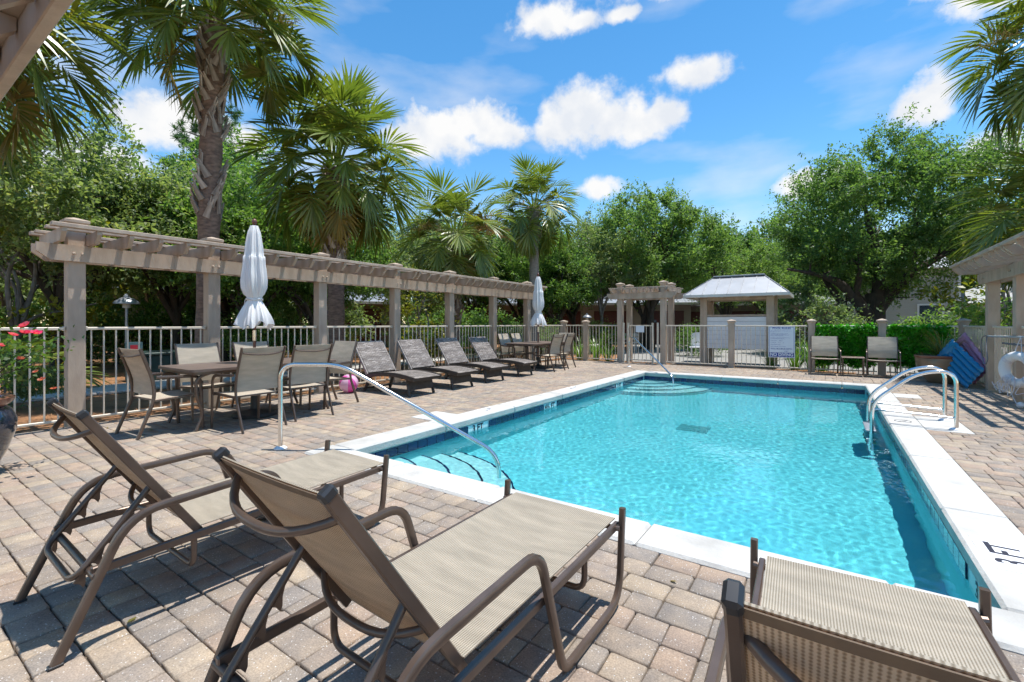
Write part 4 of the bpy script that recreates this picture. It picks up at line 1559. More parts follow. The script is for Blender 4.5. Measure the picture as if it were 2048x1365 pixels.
def crown_mesh(name, mat, seed, rx, ry, rz, zc, nclump, per, leaf, cr, aspect=.5, shell=.45, flat=.6, up=.35):
    rng = np.random.default_rng(seed)
    c = ellipsoid_clumps(rng, nclump, rx, ry, rz, zc, shell, flat)
    k = rng.integers(0, nclump, nclump * per)
    rad = cr * rng.uniform(.55, 1.35, nclump)
    # leaves gather along twigs that leave the clump, mostly up and outwards
    T = 11
    outw = unit(c - np.array([0, 0, zc * .8]))
    tw = unit(rng.normal(size=(nclump * T, 3)) + np.array([0, 0, .35]) + np.repeat(outw, T, 0) * .5)
    tlen = rng.uniform(.6, 1.7, nclump * T)
    ti = k * T + rng.integers(0, T, nclump * per)
    tl = rng.random(nclump * per) ** .8
    off = rng.normal(size=(nclump * per, 3)) * (.15 * rad[k] * (1.15 - .7 * tl))[:, None] + tw[ti] * (tl * tlen[ti] * rad[k])[:, None]
    pos = c[k] + off
    v, f = leaves(rng, pos, leaf, aspect, up)
    return mesh_np(name, v, f, mat), c


def trunk_mesh(name, mat, seed, h, r0, targets, zsplit, n=10, wob=.15, lean=(0, 0)):
    """tapered trunk that splits into bending limbs reaching some of the crown's clumps"""
    rnd = random.Random(seed)
    mb = MB()
    sp = Vector((lean[0], lean[1], zsplit))
    pts = [Vector((0, 0, -.1)), Vector((lean[0] * .2 + rnd.uniform(-wob, wob) * .3, lean[1] * .2, zsplit * .35)), Vector((lean[0] * .6 + rnd.uniform(-wob, wob) * .4, lean[1] * .6, zsplit * .7)), sp]
    mb.tube(fillet(pts, 1, 4), [r0 * (1.25 - .45 * min(1, q / 9)) for q in range(len(fillet(pts, 1, 4)))], n)
    for q, tgt in enumerate(targets):
        e = Vector(tgt)
        d = e - sp
        m1 = sp + d * .35 + Vector((rnd.uniform(-wob, wob), rnd.uniform(-wob, wob), d.length * .12)) * 1.2
        m2 = sp + d * .7 + Vector((rnd.uniform(-wob, wob), rnd.uniform(-wob, wob), d.length * .06))
        s = sp - Vector((0, 0, rnd.uniform(0, zsplit * .25)))
        pl = fillet([s, m1, m2, e], 2, 4)
        K = len(pl)
        r1 = r0 * rnd.uniform(.42, .62)
        mb.tube(pl, [r1 * (1 - .85 * i / (K - 1)) + .006 for i in range(K)], 7)
        for z in range(3):
            b0 = pl[int(K * (.45 + .15 * z))]
            b1 = b0 + Vector((rnd.uniform(-1, 1), rnd.uniform(-1, 1), rnd.uniform(.1, .9))) * d.length * .28
            mb.tube([b0, (b0 + b1) / 2 + Vector((0, 0, .08)), b1], [r1 * .35, r1 * .22, .005], 5)
    return mb.mesh(name, mat, 60)


TREE_KINDS = {}


def tree_kind(key, leafm, barkm, seed, rx, rz, zc, nclump, per, leaf, cr, r0, zsplit, limbs=7, **kw):
    cm, c = crown_mesh('crown', leafm, seed, rx, rx, rz, zc, nclump, per, leaf, cr, **kw)
    rng = np.random.default_rng(seed + 50)
    idx = rng.choice(len(c), limbs, replace=False)
    tmh = trunk_mesh('trunk', barkm, seed, zc, r0, [tuple(c[i]) for i in idx], zsplit)
    TREE_KINDS[key] = (tmh, cm)


def tree(name, label, key, x, y, s=1.0, rz=0.0, sz=None, group=None, cat='tree'):
    tmh, cm = TREE_KINDS[key]
    t = thing(name, label, cat, (x, y, -.05), rz, group)
    t.scale = (s, s, sz or s)
    obj('trunk', tmh, t)
    obj('crown', cm, t)
    return t


# unit trees about 6 m tall
tree_kind('wood_a', 'leaf_wood', 'bark', 11, 2.5, 2.35, 3.75, 105, 260, .125, .62, .13, 1.7, 8)
tree_kind('wood_b', 'leaf_lush', 'bark', 12, 2.4, 2.2, 3.6, 105, 260, .125, .60, .12, 1.5, 8)
tree_kind('wood_c', 'leaf_wood', 'bark_pale', 13, 2.2, 2.6, 3.7, 85, 250, .10, .58, .09, 1.9, 9)
tree_kind('oak_m', 'leaf_oak', 'bark', 14, 3.1, 2.7, 4.6, 150, 280, .128, .66, .2, 2.0, 9)
tree_kind('back', 'leaf_oak', 'bark', 16, 3.0, 3.0, 3.7, 85, 170, .21, .85, .2, 1.6, 6)
tree_kind('shrub', 'leaf_wood', 'bark_pale', 17, .95, .75, .75, 34, 130, .085, .34, .03, .3, 6, flat=.9)
tree_kind('shrub_l', 'leaf_lush', 'bark', 18, .95, .75, .75, 34, 130, .085, .34, .03, .3, 6, flat=.9)
tree_kind('shrub_y', 'leaf_yellow', 'bark_pale', 19, .95, .95, 1.1, 34, 60, .085, .30, .03, .4, 9, flat=.9)

LW = 'woodland trees beyond the left fence'
for a in [('broadleaf_tree', 'grey green tree at the left picture edge behind the rose bush', 'wood_a', -15.9, 3.1, 1.05, .3, None),
          ('broadleaf_tree', 'bushy green tree just left of the near end of the pergola', 'wood_c', -17.2, 3.6, 1.08, 1.9, None),
          ('broadleaf_tree', 'grey green tree above the first pergola bay behind the path lamp', 'wood_a', -16.6, 5.9, 1.02, 2.2, None),
          ('broadleaf_tree', 'tall tree behind the upper trunk of the tallest palm', 'wood_b', -17.2, 7.6, 1.22, .8, None),
          ('broadleaf_tree', 'dark lush tree behind the closed umbrella and second pergola bay', 'wood_b', -13.6, 6.6, .92, 2.9, None),
          ('broadleaf_tree', 'lush green tree behind the third pergola bay, below the second palm', 'wood_b', -12.9, 8.3, .80, .4, None),
          ('broadleaf_tree', 'tree with small grey leaves between the second and third palms', 'wood_c', -15.4, 9.2, .94, 1.2, None),
          ('broadleaf_tree', 'tree behind the third palm and the fourth pergola bay', 'wood_a', -15.2, 14.2, 1.0, 4.0, None),
          ('broadleaf_tree', 'dark green tree behind the far umbrella and fourth palm', 'wood_b', -13.8, 17.2, .98, 5.0, None),
          ('broadleaf_tree', 'low leafy tree between the far umbrella and the gate arbor', 'wood_b', -10.2, 18.4, .86, 3.3, None),
          ('broadleaf_tree', 'grey green tree left of the gate arbor behind the path lamp', 'wood_a', -10.9, 21.6, .98, .9, None)]:
    tree(a[0], a[1], a[2], a[3], a[4], a[5], a[6], a[7], LW)
for a in [('live_oak', 'live oak right behind the gate arbor and kiosk with a dark trunk', 'oak_m', -7.3, 22.9, 1.05, 1.0, None),
          ('live_oak', 'smaller live oak behind the kiosk roof to its right', 'oak_m', -4.6, 27.5, .80, 2.4, None),
          ('live_oak', 'far live oak between the kiosk and the big oak', 'oak_m', -3.0, 32.0, .82, 4.1, None),
          ('live_oak', 'live oak at the right behind the right pergola', 'oak_m', 8.2, 22.5, .98, 5.1, None)]:
    tree(a[0], a[1], a[2], a[3], a[4], a[5], a[6], a[7], 'live oaks beyond the far fence')
# distant belt of trees closing the horizon
rb = random.Random(21)
for k in range(30):
    az = R(-86 + k * 4.35)
    d = rb.uniform(38, 50)
    tree('distant_tree', 'tree in the distant green belt closing the view behind the houses', 'back', math.sin(az) * d, math.cos(az) * d, rb.uniform(1.05, 1.45), rb.uniform(0, 6), None, 'distant belt of trees')


th = random.Random(33)
for k in range(16):
    az = R(-92 + k * 4.9)
    d = th.uniform(21.5, 27)
    if abs(math.degrees(az) + 52.5) < 5.5: continue
    tree('thicket_tree', 'leafy tree of the dense thicket far behind the left fence', ('wood_b', 'wood_a', 'wood_c')[k % 3], math.sin(az) * d, math.cos(az) * d, th.uniform(1.0, 1.25), th.uniform(0, 6), None, 'dense thicket behind the left fence')
for k in range(15):
    az = R(-84 + k * 3.0)
    d = th.uniform(18.5, 22)
    if abs(math.degrees(az) + 52.5) < 4.5: continue
    tree('shrub', 'low understory shrub in the woods far behind the left fence', ('shrub_l', 'shrub')[k % 2], math.sin(az) * d, math.cos(az) * d, th.uniform(1.3, 1.9), th.uniform(0, 6), None, 'understory shrubs in the left woods', 'shrub')


def make_big_oak():
    t = thing('live_oak', 'large spreading live oak with forked dark trunk behind the ivy and armchairs', 'tree', (1.55, 23.9, -.05), 0, 'live oaks beyond the far fence')
    rng = np.random.default_rng(77)
    n = 330
    c = ellipsoid_clumps(rng, n, 4.25, 4.2, 3.45, 5.2, .35, .72)
    c[:, 0] += .75; c[:, 1] += .45
    per = 330
    k = rng.integers(0, n, n * per)
    rad = .72 * rng.uniform(.55, 1.35, n)
    T = 11
    outw = unit(c - np.array([0.5, 0, 4.2]))
    tw = unit(rng.normal(size=(n * T, 3)) + np.array([0, 0, .35]) + np.repeat(outw, T, 0) * .5)
    tlen = rng.uniform(.6, 1.7, n * T)
    ti = k * T + rng.integers(0, T, n * per)
    tl = rng.random(n * per) ** .8
    off = rng.normal(size=(n * per, 3)) * (.15 * rad[k] * (1.15 - .7 * tl))[:, None] + tw[ti] * (tl * tlen[ti] * rad[k])[:, None]
    v, f = leaves(rng, c[k] + off, .128, .5, .35)
    obj('crown', mesh_np('crown', v, f, 'leaf_oak'), t)
    mb = MB()
    # view axes: right (CA, SA), away (-SA, CA)
    Wp = lambda r, a, z: Vector((r * CA - a * SA, r * SA + a * CA, z))
    limbs = [([(0, 0, -.1), (-.05, 0, .9), (.05, 0, 1.7), (.15, .1, 2.5)], .46, .34),
             ([(.1, 0, 1.9), (.35, .1, 2.8), (.35, .3, 3.9), (.1, .3, 5.2), (-.3, .2, 6.6)], .27, .06),
             ([(.1, 0, 1.8), (.7, -.1, 2.7), (1.6, -.2, 3.5), (2.7, -.2, 4.1), (3.8, 0, 4.6)], .28, .06),
             ([(0, 0, 1.3), (-.7, -.2, 2.1), (-1.6, -.3, 3.0), (-2.6, -.4, 3.3), (-3.7, -.3, 3.5)], .26, .05),
             ([(-.3, .1, -.1), (-.55, .1, 1.0), (-1.1, .3, 2.2), (-1.8, .6, 3.5), (-2.2, .8, 4.8)], .24, .05),
             ([(.2, 0, 2.3), (.9, .8, 3.4), (1.5, 1.6, 4.6), (1.8, 2.2, 5.8)], .18, .04),
             ([(.3, .1, 3.2), (.9, -.4, 4.3), (1.3, -.8, 5.6), (1.6, -1, 6.8)], .15, .04),
             ([(-.9, -.2, 2.3), (-1.2, -.9, 3.4), (-1.6, -1.6, 4.4)], .13, .04)]
    for pts, a, b in limbs:
        pl = fillet([Wp(*p) for p in pts], 2, 4)
        K = len(pl)
        mb.tube(pl, [a + (b - a) * i / (K - 1) for i in range(K)], 10)
        rr = random.Random(len(pts) + int(a * 100))
        for q in range(5):
            b0 = pl[int(K * (.45 + .1 * q))]
            b1 = b0 + Vector((rr.uniform(-1, 1), rr.uniform(-1, 1), rr.uniform(0, 1))) * 1.3
            mb.tube([b0, (b0 + b1) / 2 + V3(0, 0, .12), b1], [.05, .03, .008], 5)
    mb.build('trunk', 'bark', t, smooth=60)


make_big_oak()


def make_pine():
    t = thing('pine_tree', 'pine with needle clumps rising above the woods left of the tall palm', 'tree', (-19.0, 8.0, -.05))
    rng = np.random.default_rng(31)
    mb = MB()
    mb.tube([(0, 0, -.1), (.1, 0, 3), (0, .1, 6), (.15, 0, 9.3)], [.2, .17, .12, .03], 8)
    P = []; Dn = []
    for k in range(46):
        z = 4.2 + 5.2 * (k / 46) ** .9
        a = rng.uniform(0, 6.28); L = (2.1 * (1 - ((z - 4.2) / 6.2) ** 1.4) + .3) * rng.uniform(.6, 1.15)
        e = np.array([math.cos(a) * L, math.sin(a) * L, z + L * .22])
        mb.tube([(.05, 0, z), tuple(e * .5 + np.array([0, 0, z * .5])), tuple(e)], [.05, .03, .01], 5)
        for q in range(7):
            c = np.array([0, 0, z]) + (e - np.array([0, 0, z])) * rng.uniform(.45, 1.05) + rng.normal(size=3) * .13
            n = 60
            P.append(np.repeat(c[None], n, 0)); Dn.append(unit(rng.normal(size=(n, 3)) + np.array([0, 0, .5])))
    mb.build('trunk', 'bark', t, smooth=60)
    P = np.concatenate(P); Dn = np.concatenate(Dn)
    n = len(P)
    s = unit(np.cross(Dn, rng.normal(size=(n, 3))))
    L = rng.uniform(.14, .24, n)[:, None]
    v = np.stack([P - s * .008, P + s * .008, P + Dn * L + s * .005, P + Dn * L - s * .005], 1).reshape(-1, 3)
    obj('crown', mesh_np('crown', v, np.arange(n * 4).reshape(n, 4), 'needle'), t)


make_pine()


# ------------------------------------------------------------------ palms
def frond_mesh(elev, seed, mat, Lp=.88, Lb=.74, droop=1.0):
    rnd = random.Random(seed)
    vs = []; fs = []

    def strip(pts, wid, side):
        o = len(vs)
        for p, w in zip(pts, wid):
            vs.append(tuple(p - side * w)); vs.append(tuple(p + side * w))
        for i in range(len(pts) - 1):
            fs.append((o + 2 * i, o + 2 * i + 1, o + 2 * i + 3, o + 2 * i + 2))
    # petiole bends down along its length
    p = Vector((.10, 0, 0)); e = elev
    path = [p.copy()]
    N = 7
    for k in range(N):
        e -= R(1.6 + 1.9 * droop) * (.4 + k / N)
        p = p + Vector((math.cos(e), 0, math.sin(e))) * (Lp / N)
        path.append(p.copy())
    for nrm in (Vector((0, 1, 0)), Vector((-math.sin(e), 0, math.cos(e)))):
        strip(path, [.026 - .016 * k / N for k in range(N + 1)], nrm)
    # costa continues into the blade
    costa = [p.copy()]
    ec = e
    for k in range(6):
        ec -= R(4 + 4 * droop)
        costa.append(costa[-1] + Vector((math.cos(ec), 0, math.sin(ec))) * .07)
    side = Vector((0, 1, 0))
    n = 46
    for k in range(n):
        a = R(-148 + 296 * k / (n - 1)) + rnd.uniform(-.03, .03)
        q = max(0.0, math.cos(a)) ** 1.0
        ci = q * 5.0
        i0 = min(int(ci), 5); f_ = ci - i0
        o = costa[i0].lerp(costa[min(i0 + 1, 6)], f_)
        ee = e - (e - ec) * (ci / 6)
        f = Vector((math.cos(ee), 0, math.sin(ee))); up = Vector((-math.sin(ee), 0, math.cos(ee)))
        d = (f * math.cos(a) + side * math.sin(a) + up * (.30 - .12 * rnd.random()) * abs(math.sin(a))).normalized()
        L = Lb * (.62 + .38 * math.cos(a / 2) ** 2) * rnd.uniform(.88, 1.1)
        wd = (d.cross(up)).normalized()
        wd = (wd + up * (.35 if k % 2 else -.35)).normalized()
        pts = [o.copy()]; dd = d.copy(); P = o.copy()
        segs = 6
        bend = rnd.uniform(.2, .75) * droop
        for s_ in range(segs):
            fr_ = (s_ + 1) / segs
            dd = (dd + Vector((0, 0, -1)) * (.03 + .24 * fr_ ** 2) * bend + Vector((rnd.uniform(-1, 1), rnd.uniform(-1, 1), 0)) * .02).normalized()
            P = P + dd * (L / segs)
            pts.append(P.copy())
        w = [.005, .013, .0225, .0265, .0195, .0105, .001]
        strip(pts, w, wd)
    me = bpy.data.meshes.new('frond')
    me.from_pydata(vs, [], fs)
    me.materials.append(MATS[mat])
    me.polygons.foreach_set('use_smooth', [True] * len(fs))
    return me


FR = {}
for i, el in enumerate((78, 60, 42, 25, 8, -10, -28, -46)):
    for s in range(2):
        FR[i, s] = frond_mesh(R(el), 100 + i * 7 + s, 'frond', droop=.55 + .12 * i)
FRD = [frond_mesh(R(el), 300 + k, 'frond_dry', droop=1.5) for k, el in enumerate((-35, -55, -62))]


def boot_mesh(seed):
    rnd = random.Random(seed)
    poly = [(-.055, 0), (.055, 0), (.040, .10), (.030, .17), (.034, .24), (.012, .25), (.0, .185), (-.014, .27), (-.034, .26), (-.028, .17), (-.040, .10)]
    poly = [(a + rnd.uniform(-.004, .004), b * rnd.uniform(.92, 1.12)) for a, b in poly]
    mb = MB()
    n = len(poly)
    out = lambda b: .012 + .20 * b ** 1.1
    vs = [(out(b) + .012, a, b) for a, b in poly] + [(out(b) - .012, a, b) for a, b in poly]
    fs = [tuple(range(n)), tuple(reversed(range(n, 2 * n)))] + [((i + 1) % n, i, i + n, (i + 1) % n + n) for i in range(n)]
    mb.add(vs, fs)
    return mb.mesh('leaf_boot', 'boot', 0)


BOOTS = [boot_mesh(k) for k in range(4)]


def spray_mesh(seed, mat, L=1.0, n=16):
    """branched flower stalk: a drooping stem with many fine twigs"""
    rng = np.random.default_rng(seed)
    mb = MB()
    pts = [Vector((.1, 0, 0))]
    e = R(50)
    for k in range(9):
        e -= R(9)
        pts.append(pts[-1] + Vector((math.cos(e), 0, math.sin(e))) * L / 9)
    mb.tube(pts, [.016 - .0014 * k for k in range(10)], 5)
    V_ = []; 
    for k in range(n):
        b = pts[3 + (k * 7) // n if 3 + (k * 7) // n < 10 else 9]
        d = Vector((rng.uniform(-.2, 1), rng.uniform(-1, 1), rng.uniform(-.6, .8))).normalized()
        c = b + d * rng.uniform(.2, .4)
        mb.tube([b, c], [.006, .003], 4)
        for q in range(26):
            p = b.lerp(c, rng.uniform(.25, 1.0))
            w = Vector(rng.normal(size=3)).normalized()
            V_.append((p, p + w * rng.uniform(.05, .12)))
    for p, q in V_:
        s = (q - p).cross(Vector((.3, .5, .8))).normalized() * .0055
        mb.add([p - s, p + s, q + s * .6, q - s * .6], [(0, 1, 2, 3)])
    return mb.mesh('flower_stalk', mat, 60)


SPR = [spray_mesh(1, 'blossom'), spray_mesh(2, 'blossom', .9), spray_mesh(3, 'blossom_dry', .95, 22)]


def make_palm(label, x, y, H, r, boots, seed, s=1.0, nf=38, dry=4, trunkm='bark_palm', lean=(0, 0), sprays=(), low=8, minel=0):
    t = thing('palm_tree', label, 'palm', (x, y, -.05), 0, 'cabbage palms around the pool')
    rnd = random.Random(seed)
    mb = MB()
    n = 26
    pts = []; rs = []
    for k in range(n + 1):
        f = k / n
        pts.append(Vector((lean[0] * f ** 1.5, lean[1] * f ** 1.5, H * f)))
        rs.append(r * (1.22 - .22 * min(1, f * 6)) * (1 + .05 * math.sin(f * 40 + seed) + rnd.uniform(-.03, .03)) * (1.12 if f > .85 else 1))
    mb.tube(pts, rs, 14)
    mb.build('trunk', trunkm, t, smooth=60)
    top = pts[-1]
    at_ = lambda z: Vector((lean[0] * (z / H) ** 1.5, lean[1] * (z / H) ** 1.5, z))
    for z0, z1, step in boots:
        z = z0; a = rnd.uniform(0, 6); lay = 0
        while z < z1:
            for q in range(3):
                aa = a + q * 2 * PI / 3 + rnd.uniform(-.15, .15)
                p = at_(z) + Vector((math.cos(aa), math.sin(aa), 0)) * r * .93
                b = obj('leaf_boot', BOOTS[rnd.randrange(4)], t, p, ((.42 if lay % 2 else -.42) + rnd.uniform(-.1, .1), rnd.uniform(0, .12), aa))
                b.scale = (s * rnd.uniform(.9, 1.2), s * rnd.uniform(.85, 1.1), s * rnd.uniform(1.05, 1.35))
            a += 1.25; z += step * 1.25; lay += 1
    for k in range(nf):
        f = (k + .5) / nf
        i = min(7, max(minel, int(f ** .85 * low)))
        az = k * 2.39996 + rnd.uniform(-.25, .25)
        o = obj('frond', FR[i, rnd.randrange(2)], t, top + Vector((0, 0, .30 * (1 - f) - .15)) * s, (0, 0, az))
        o.scale = (s * rnd.uniform(.88, 1.12),) * 3
    for k in range(dry):
        o = obj('dry_frond', FRD[k % 3], t, top + Vector((0, 0, -.2)), (0, 0, rnd.uniform(0, 6.28)))
        o.scale = (s * rnd.uniform(.8, 1.0),) * 3
    for az, kind, ss in sprays:
        o = obj('flower_stalk', SPR[kind], t, top, (0, 0, az))
        o.scale = (ss,) * 3
    return t


CAMR = R(34.4)     # angle of the picture's right-hand direction from +X
make_palm('tallest cabbage palm, its bare and booted trunk rising behind the second pergola post', -9.57, 3.87, 6.95, .180, [(3.25, 4.15, .085), (4.75, 6.75, .075)], 1, 1.06, 54, 1, low=5.6, sprays=((CAMR + PI + .15, 0, 1.5), (CAMR + PI - .5, 1, 1.4), (CAMR + .3, 1, 1.2)), lean=(.12, .1))
make_palm('second palm with broad green fans right of the tallest palm', -9.68, 6.70, 5.0, .19, [(2.6, 4.85, .075)], 2, 1.18, 46, 7, low=6.6, sprays=((CAMR + .6, 1, .9),))
make_palm('third palm with tan flower sprays behind the fifth pergola post', -9.40, 10.53, 3.95, .20, [(.6, 3.8, .085)], 3, 1.02, 40, 2, sprays=((CAMR + .1, 2, 1.35), (CAMR - .35, 2, 1.2), (CAMR + PI - .2, 0, 1.3), (CAMR + PI + .5, 0, 1.2)), lean=(.1, 0))
make_palm('fourth palm with smooth grey trunk behind the far umbrella', -8.93, 14.49, 5.55, .17, [(4.3, 5.4, .085)], 4, 1.02, 38, 2, 'bark_grey', sprays=((CAMR + .4, 2, .9), (CAMR + PI / 2, 2, .9), (CAMR + PI, 1, 1.0)))
make_palm('palm at the left picture edge, mostly hidden by the overhead pergola', -9.75, .75, 5.5, .19, [(3, 5.3, .08)], 5, 1.08, 44, 3, low=6.4)
make_palm('palm at the upper right picture edge with stiff dark fans', 4.15, 14.6, 7.25, .2, [(5.5, 7.1, .08)], 6, 1.1, 42, 0, sprays=((CAMR + PI - .2, 1, 1.4),))
make_palm('low palm with drooping yellowish fans above the right pergola', 4.35, 15.9, 3.85, .22, [(1.5, 3.7, .08)], 7, 1.05, 40, 10)


# ------------------------------------------------------------------ shrubs and strappy plants
def clump_mesh(seed, n, L, w, spread, mat='strap'):
    rng = np.random.default_rng(seed)
    vs = []; fs = []
    for k in range(n):
        a = rng.uniform(0, 6.28); d = np.array([math.cos(a), math.sin(a), 0])
        e = R(rng.uniform(55, 88)); l = L * rng.uniform(.7, 1.15)
        p = d * rng.uniform(0, .12) + np.array([0, 0, 0.])
        sd = np.array([-d[1], d[0], 0])
        o = len(vs)
        for q in range(7):
            ww = w * (1 - (q / 6) ** 2 * .9)
            vs.append(tuple(p - sd * ww)); vs.append(tuple(p + sd * ww))
            e -= R(spread) * (q + 1) / 4
            p = p + (d * math.cos(e) + np.array([0, 0, math.sin(e)])) * l / 6
        for q in range(6):
            fs.append((o + 2 * q, o + 2 * q + 1, o + 2 * q + 3, o + 2 * q + 2))
    me = bpy.data.meshes.new('blades')
    me.from_pydata(vs, [], fs)
    me.materials.append(MATS[mat])
    return me


CL = [clump_mesh(k, 60, .95, .011, 11) for k in range(3)]
rs = random.Random(5)
PLg = 'strap leaved clumps along the outside of the far fence'
for x, y, s, lb in ((-7.3, 14.95, 1.0, 'grassy strap leaved clump in the fence corner behind the far table'), (-6.75, 15.1, 1.1, 'grassy strap leaved clump behind the first far fence post'),
                    (-6.2, 14.9, .85, 'grassy strap leaved clump left of the gate arbor'), (-.75, 15.0, 1.1, 'grassy strap leaved clump behind the pool rules sign'),
                    (-.35, 15.35, 1.15, 'tall strap leaved clump right of the pool rules sign'), (-.1, 14.9, .8, 'low strap leaved clump between the sign and the ivy'), (-1.35, 15.3, .7, 'small strap leaved clump left of the pool rules sign')):
    tag(obj('strap_plant', CL[rs.randrange(3)], None, (x, y, -.05), rs.uniform(0, 6)), lb, 'plant', PLg).scale = (s, s, s)
SG = 'shrubs beyond the fences'
sh = [('shrub_y', -9.0, 8.95, 1.15, 'yellow green shrub with pale bare twigs behind the fifth pergola bay'),
      ('shrub_y', -15.3, 2.25, 2.1, 'bright yellow green shrub at the left picture edge above the fence'),
      ('shrub', -9.9, 1.35, .55, 'thin dark shrub behind the rose bush outside the fence'),
      ('shrub_l', -13.6, 6.9, 1.1, 'dark green shrub behind the second fence bay'),
      ('shrub', -13.4, 8.7, 1.1, 'grey green shrub behind the third fence bay'),
      ('shrub_l', -12.6, 12.8, 1.2, 'dark shrub behind the fifth fence bay'),
      ('shrub_l', -11.2, 14.9, 1.2, 'dark shrub behind the sixth fence bay'),
      ('shrub_l', -10.1, 16.4, 1.1, 'dark shrub behind the far dining table'),
      ('shrub_l', -8.4, 19.2, .95, 'green shrub left of the gate behind the fence'),
      ('shrub_l', -4.1, 19.3, .9, 'green shrub seen through the gate arbor'),
      ('shrub_l', 2.2, 18.6, 1.0, 'dark shrub below the trunk of the big oak'),
      ('shrub', .1, 19.4, 1.3, 'grey green shrub right of the kiosk'),
      ('shrub', -1.1, 22.5, 1.7, 'tall grey green shrub right behind the kiosk'),
      ('shrub_l', 3.7, 17.0, 1.3, 'green shrub behind the fence corner'),
      ('shrub_y', 4.6, 20.5, 2.1, 'yellow green bush behind the dark lamp at the right'),
      ('shrub_l', 5.0, 13.0, 1.7, 'dark green bush behind the right fence'),
      ('shrub_l', 5.2, 10.8, 1.6, 'dark green bush behind the life ring')]
for key, x, y, s, lb in sh:
    tree('shrub', lb, key, x, y, s, rs.uniform(0, 6), None, SG, 'shrub')


def make_palmetto():
    t = thing('palmetto', 'spiky grey green palmetto fans behind the left end of the fence', 'plant', (-12.9, 1.85, -.05))
    rnd = random.Random(9)
    for k in range(16):
        o = obj('frond', FR[(1, 2, 3, 4)[k % 4], k % 2], t, (0, 0, .2), (0, 0, rnd.uniform(0, 6.28)))
        o.scale = (.85,) * 3


make_palmetto()


def make_ivy(label, x0, x1, seed):
    t = thing('ivy_screen', label, 'ivy', ((x0 + x1) / 2, FY, 0), 0, 'ivy screens grown over the far fence')
    rng = np.random.default_rng(seed)
    n = 5200
    hw = (x1 - x0) / 2
    p = np.stack([rng.uniform(-hw, hw, n), rng.uniform(-.13, .13, n), rng.uniform(.16, 1.22, n)], 1)
    bot = .16 + .10 * np.sin(p[:, 0] * 7 + seed) + .06 * np.sin(p[:, 0] * 23)
    p[:, 2] = np.maximum(p[:, 2], bot + rng.uniform(0, .2, n))
    p[:, 1] *= .6 + .5 * np.sin(p[:, 0] * 5 + 1) * np.sin(p[:, 2] * 6)
    v, f = leaves(rng, p, .085, .72, .2, np.array([[0, -1.0, -.5]]), .7)
    obj('leaves', mesh_np('leaves', v, f, 'leaf_ivy'), t)
    mb = MB()
    rnd = random.Random(seed)
    for k in range(12):
        x = -hw + 2 * hw * (k + .5) / 12
        mb.tube([(x, .0, -.03), (x + rnd.uniform(-.05, .05), .02, .5), (x + rnd.uniform(-.1, .1), 0, 1.15)], [.009, .007, .004], 5)
    mb.build('stems', 'bark', t)


make_ivy('bright green ivy covering the far fence behind the left grey armchair', -.24, 1.00, 41)
make_ivy('bright green ivy covering the far fence behind the brown planter', 1.22, 2.30, 42)


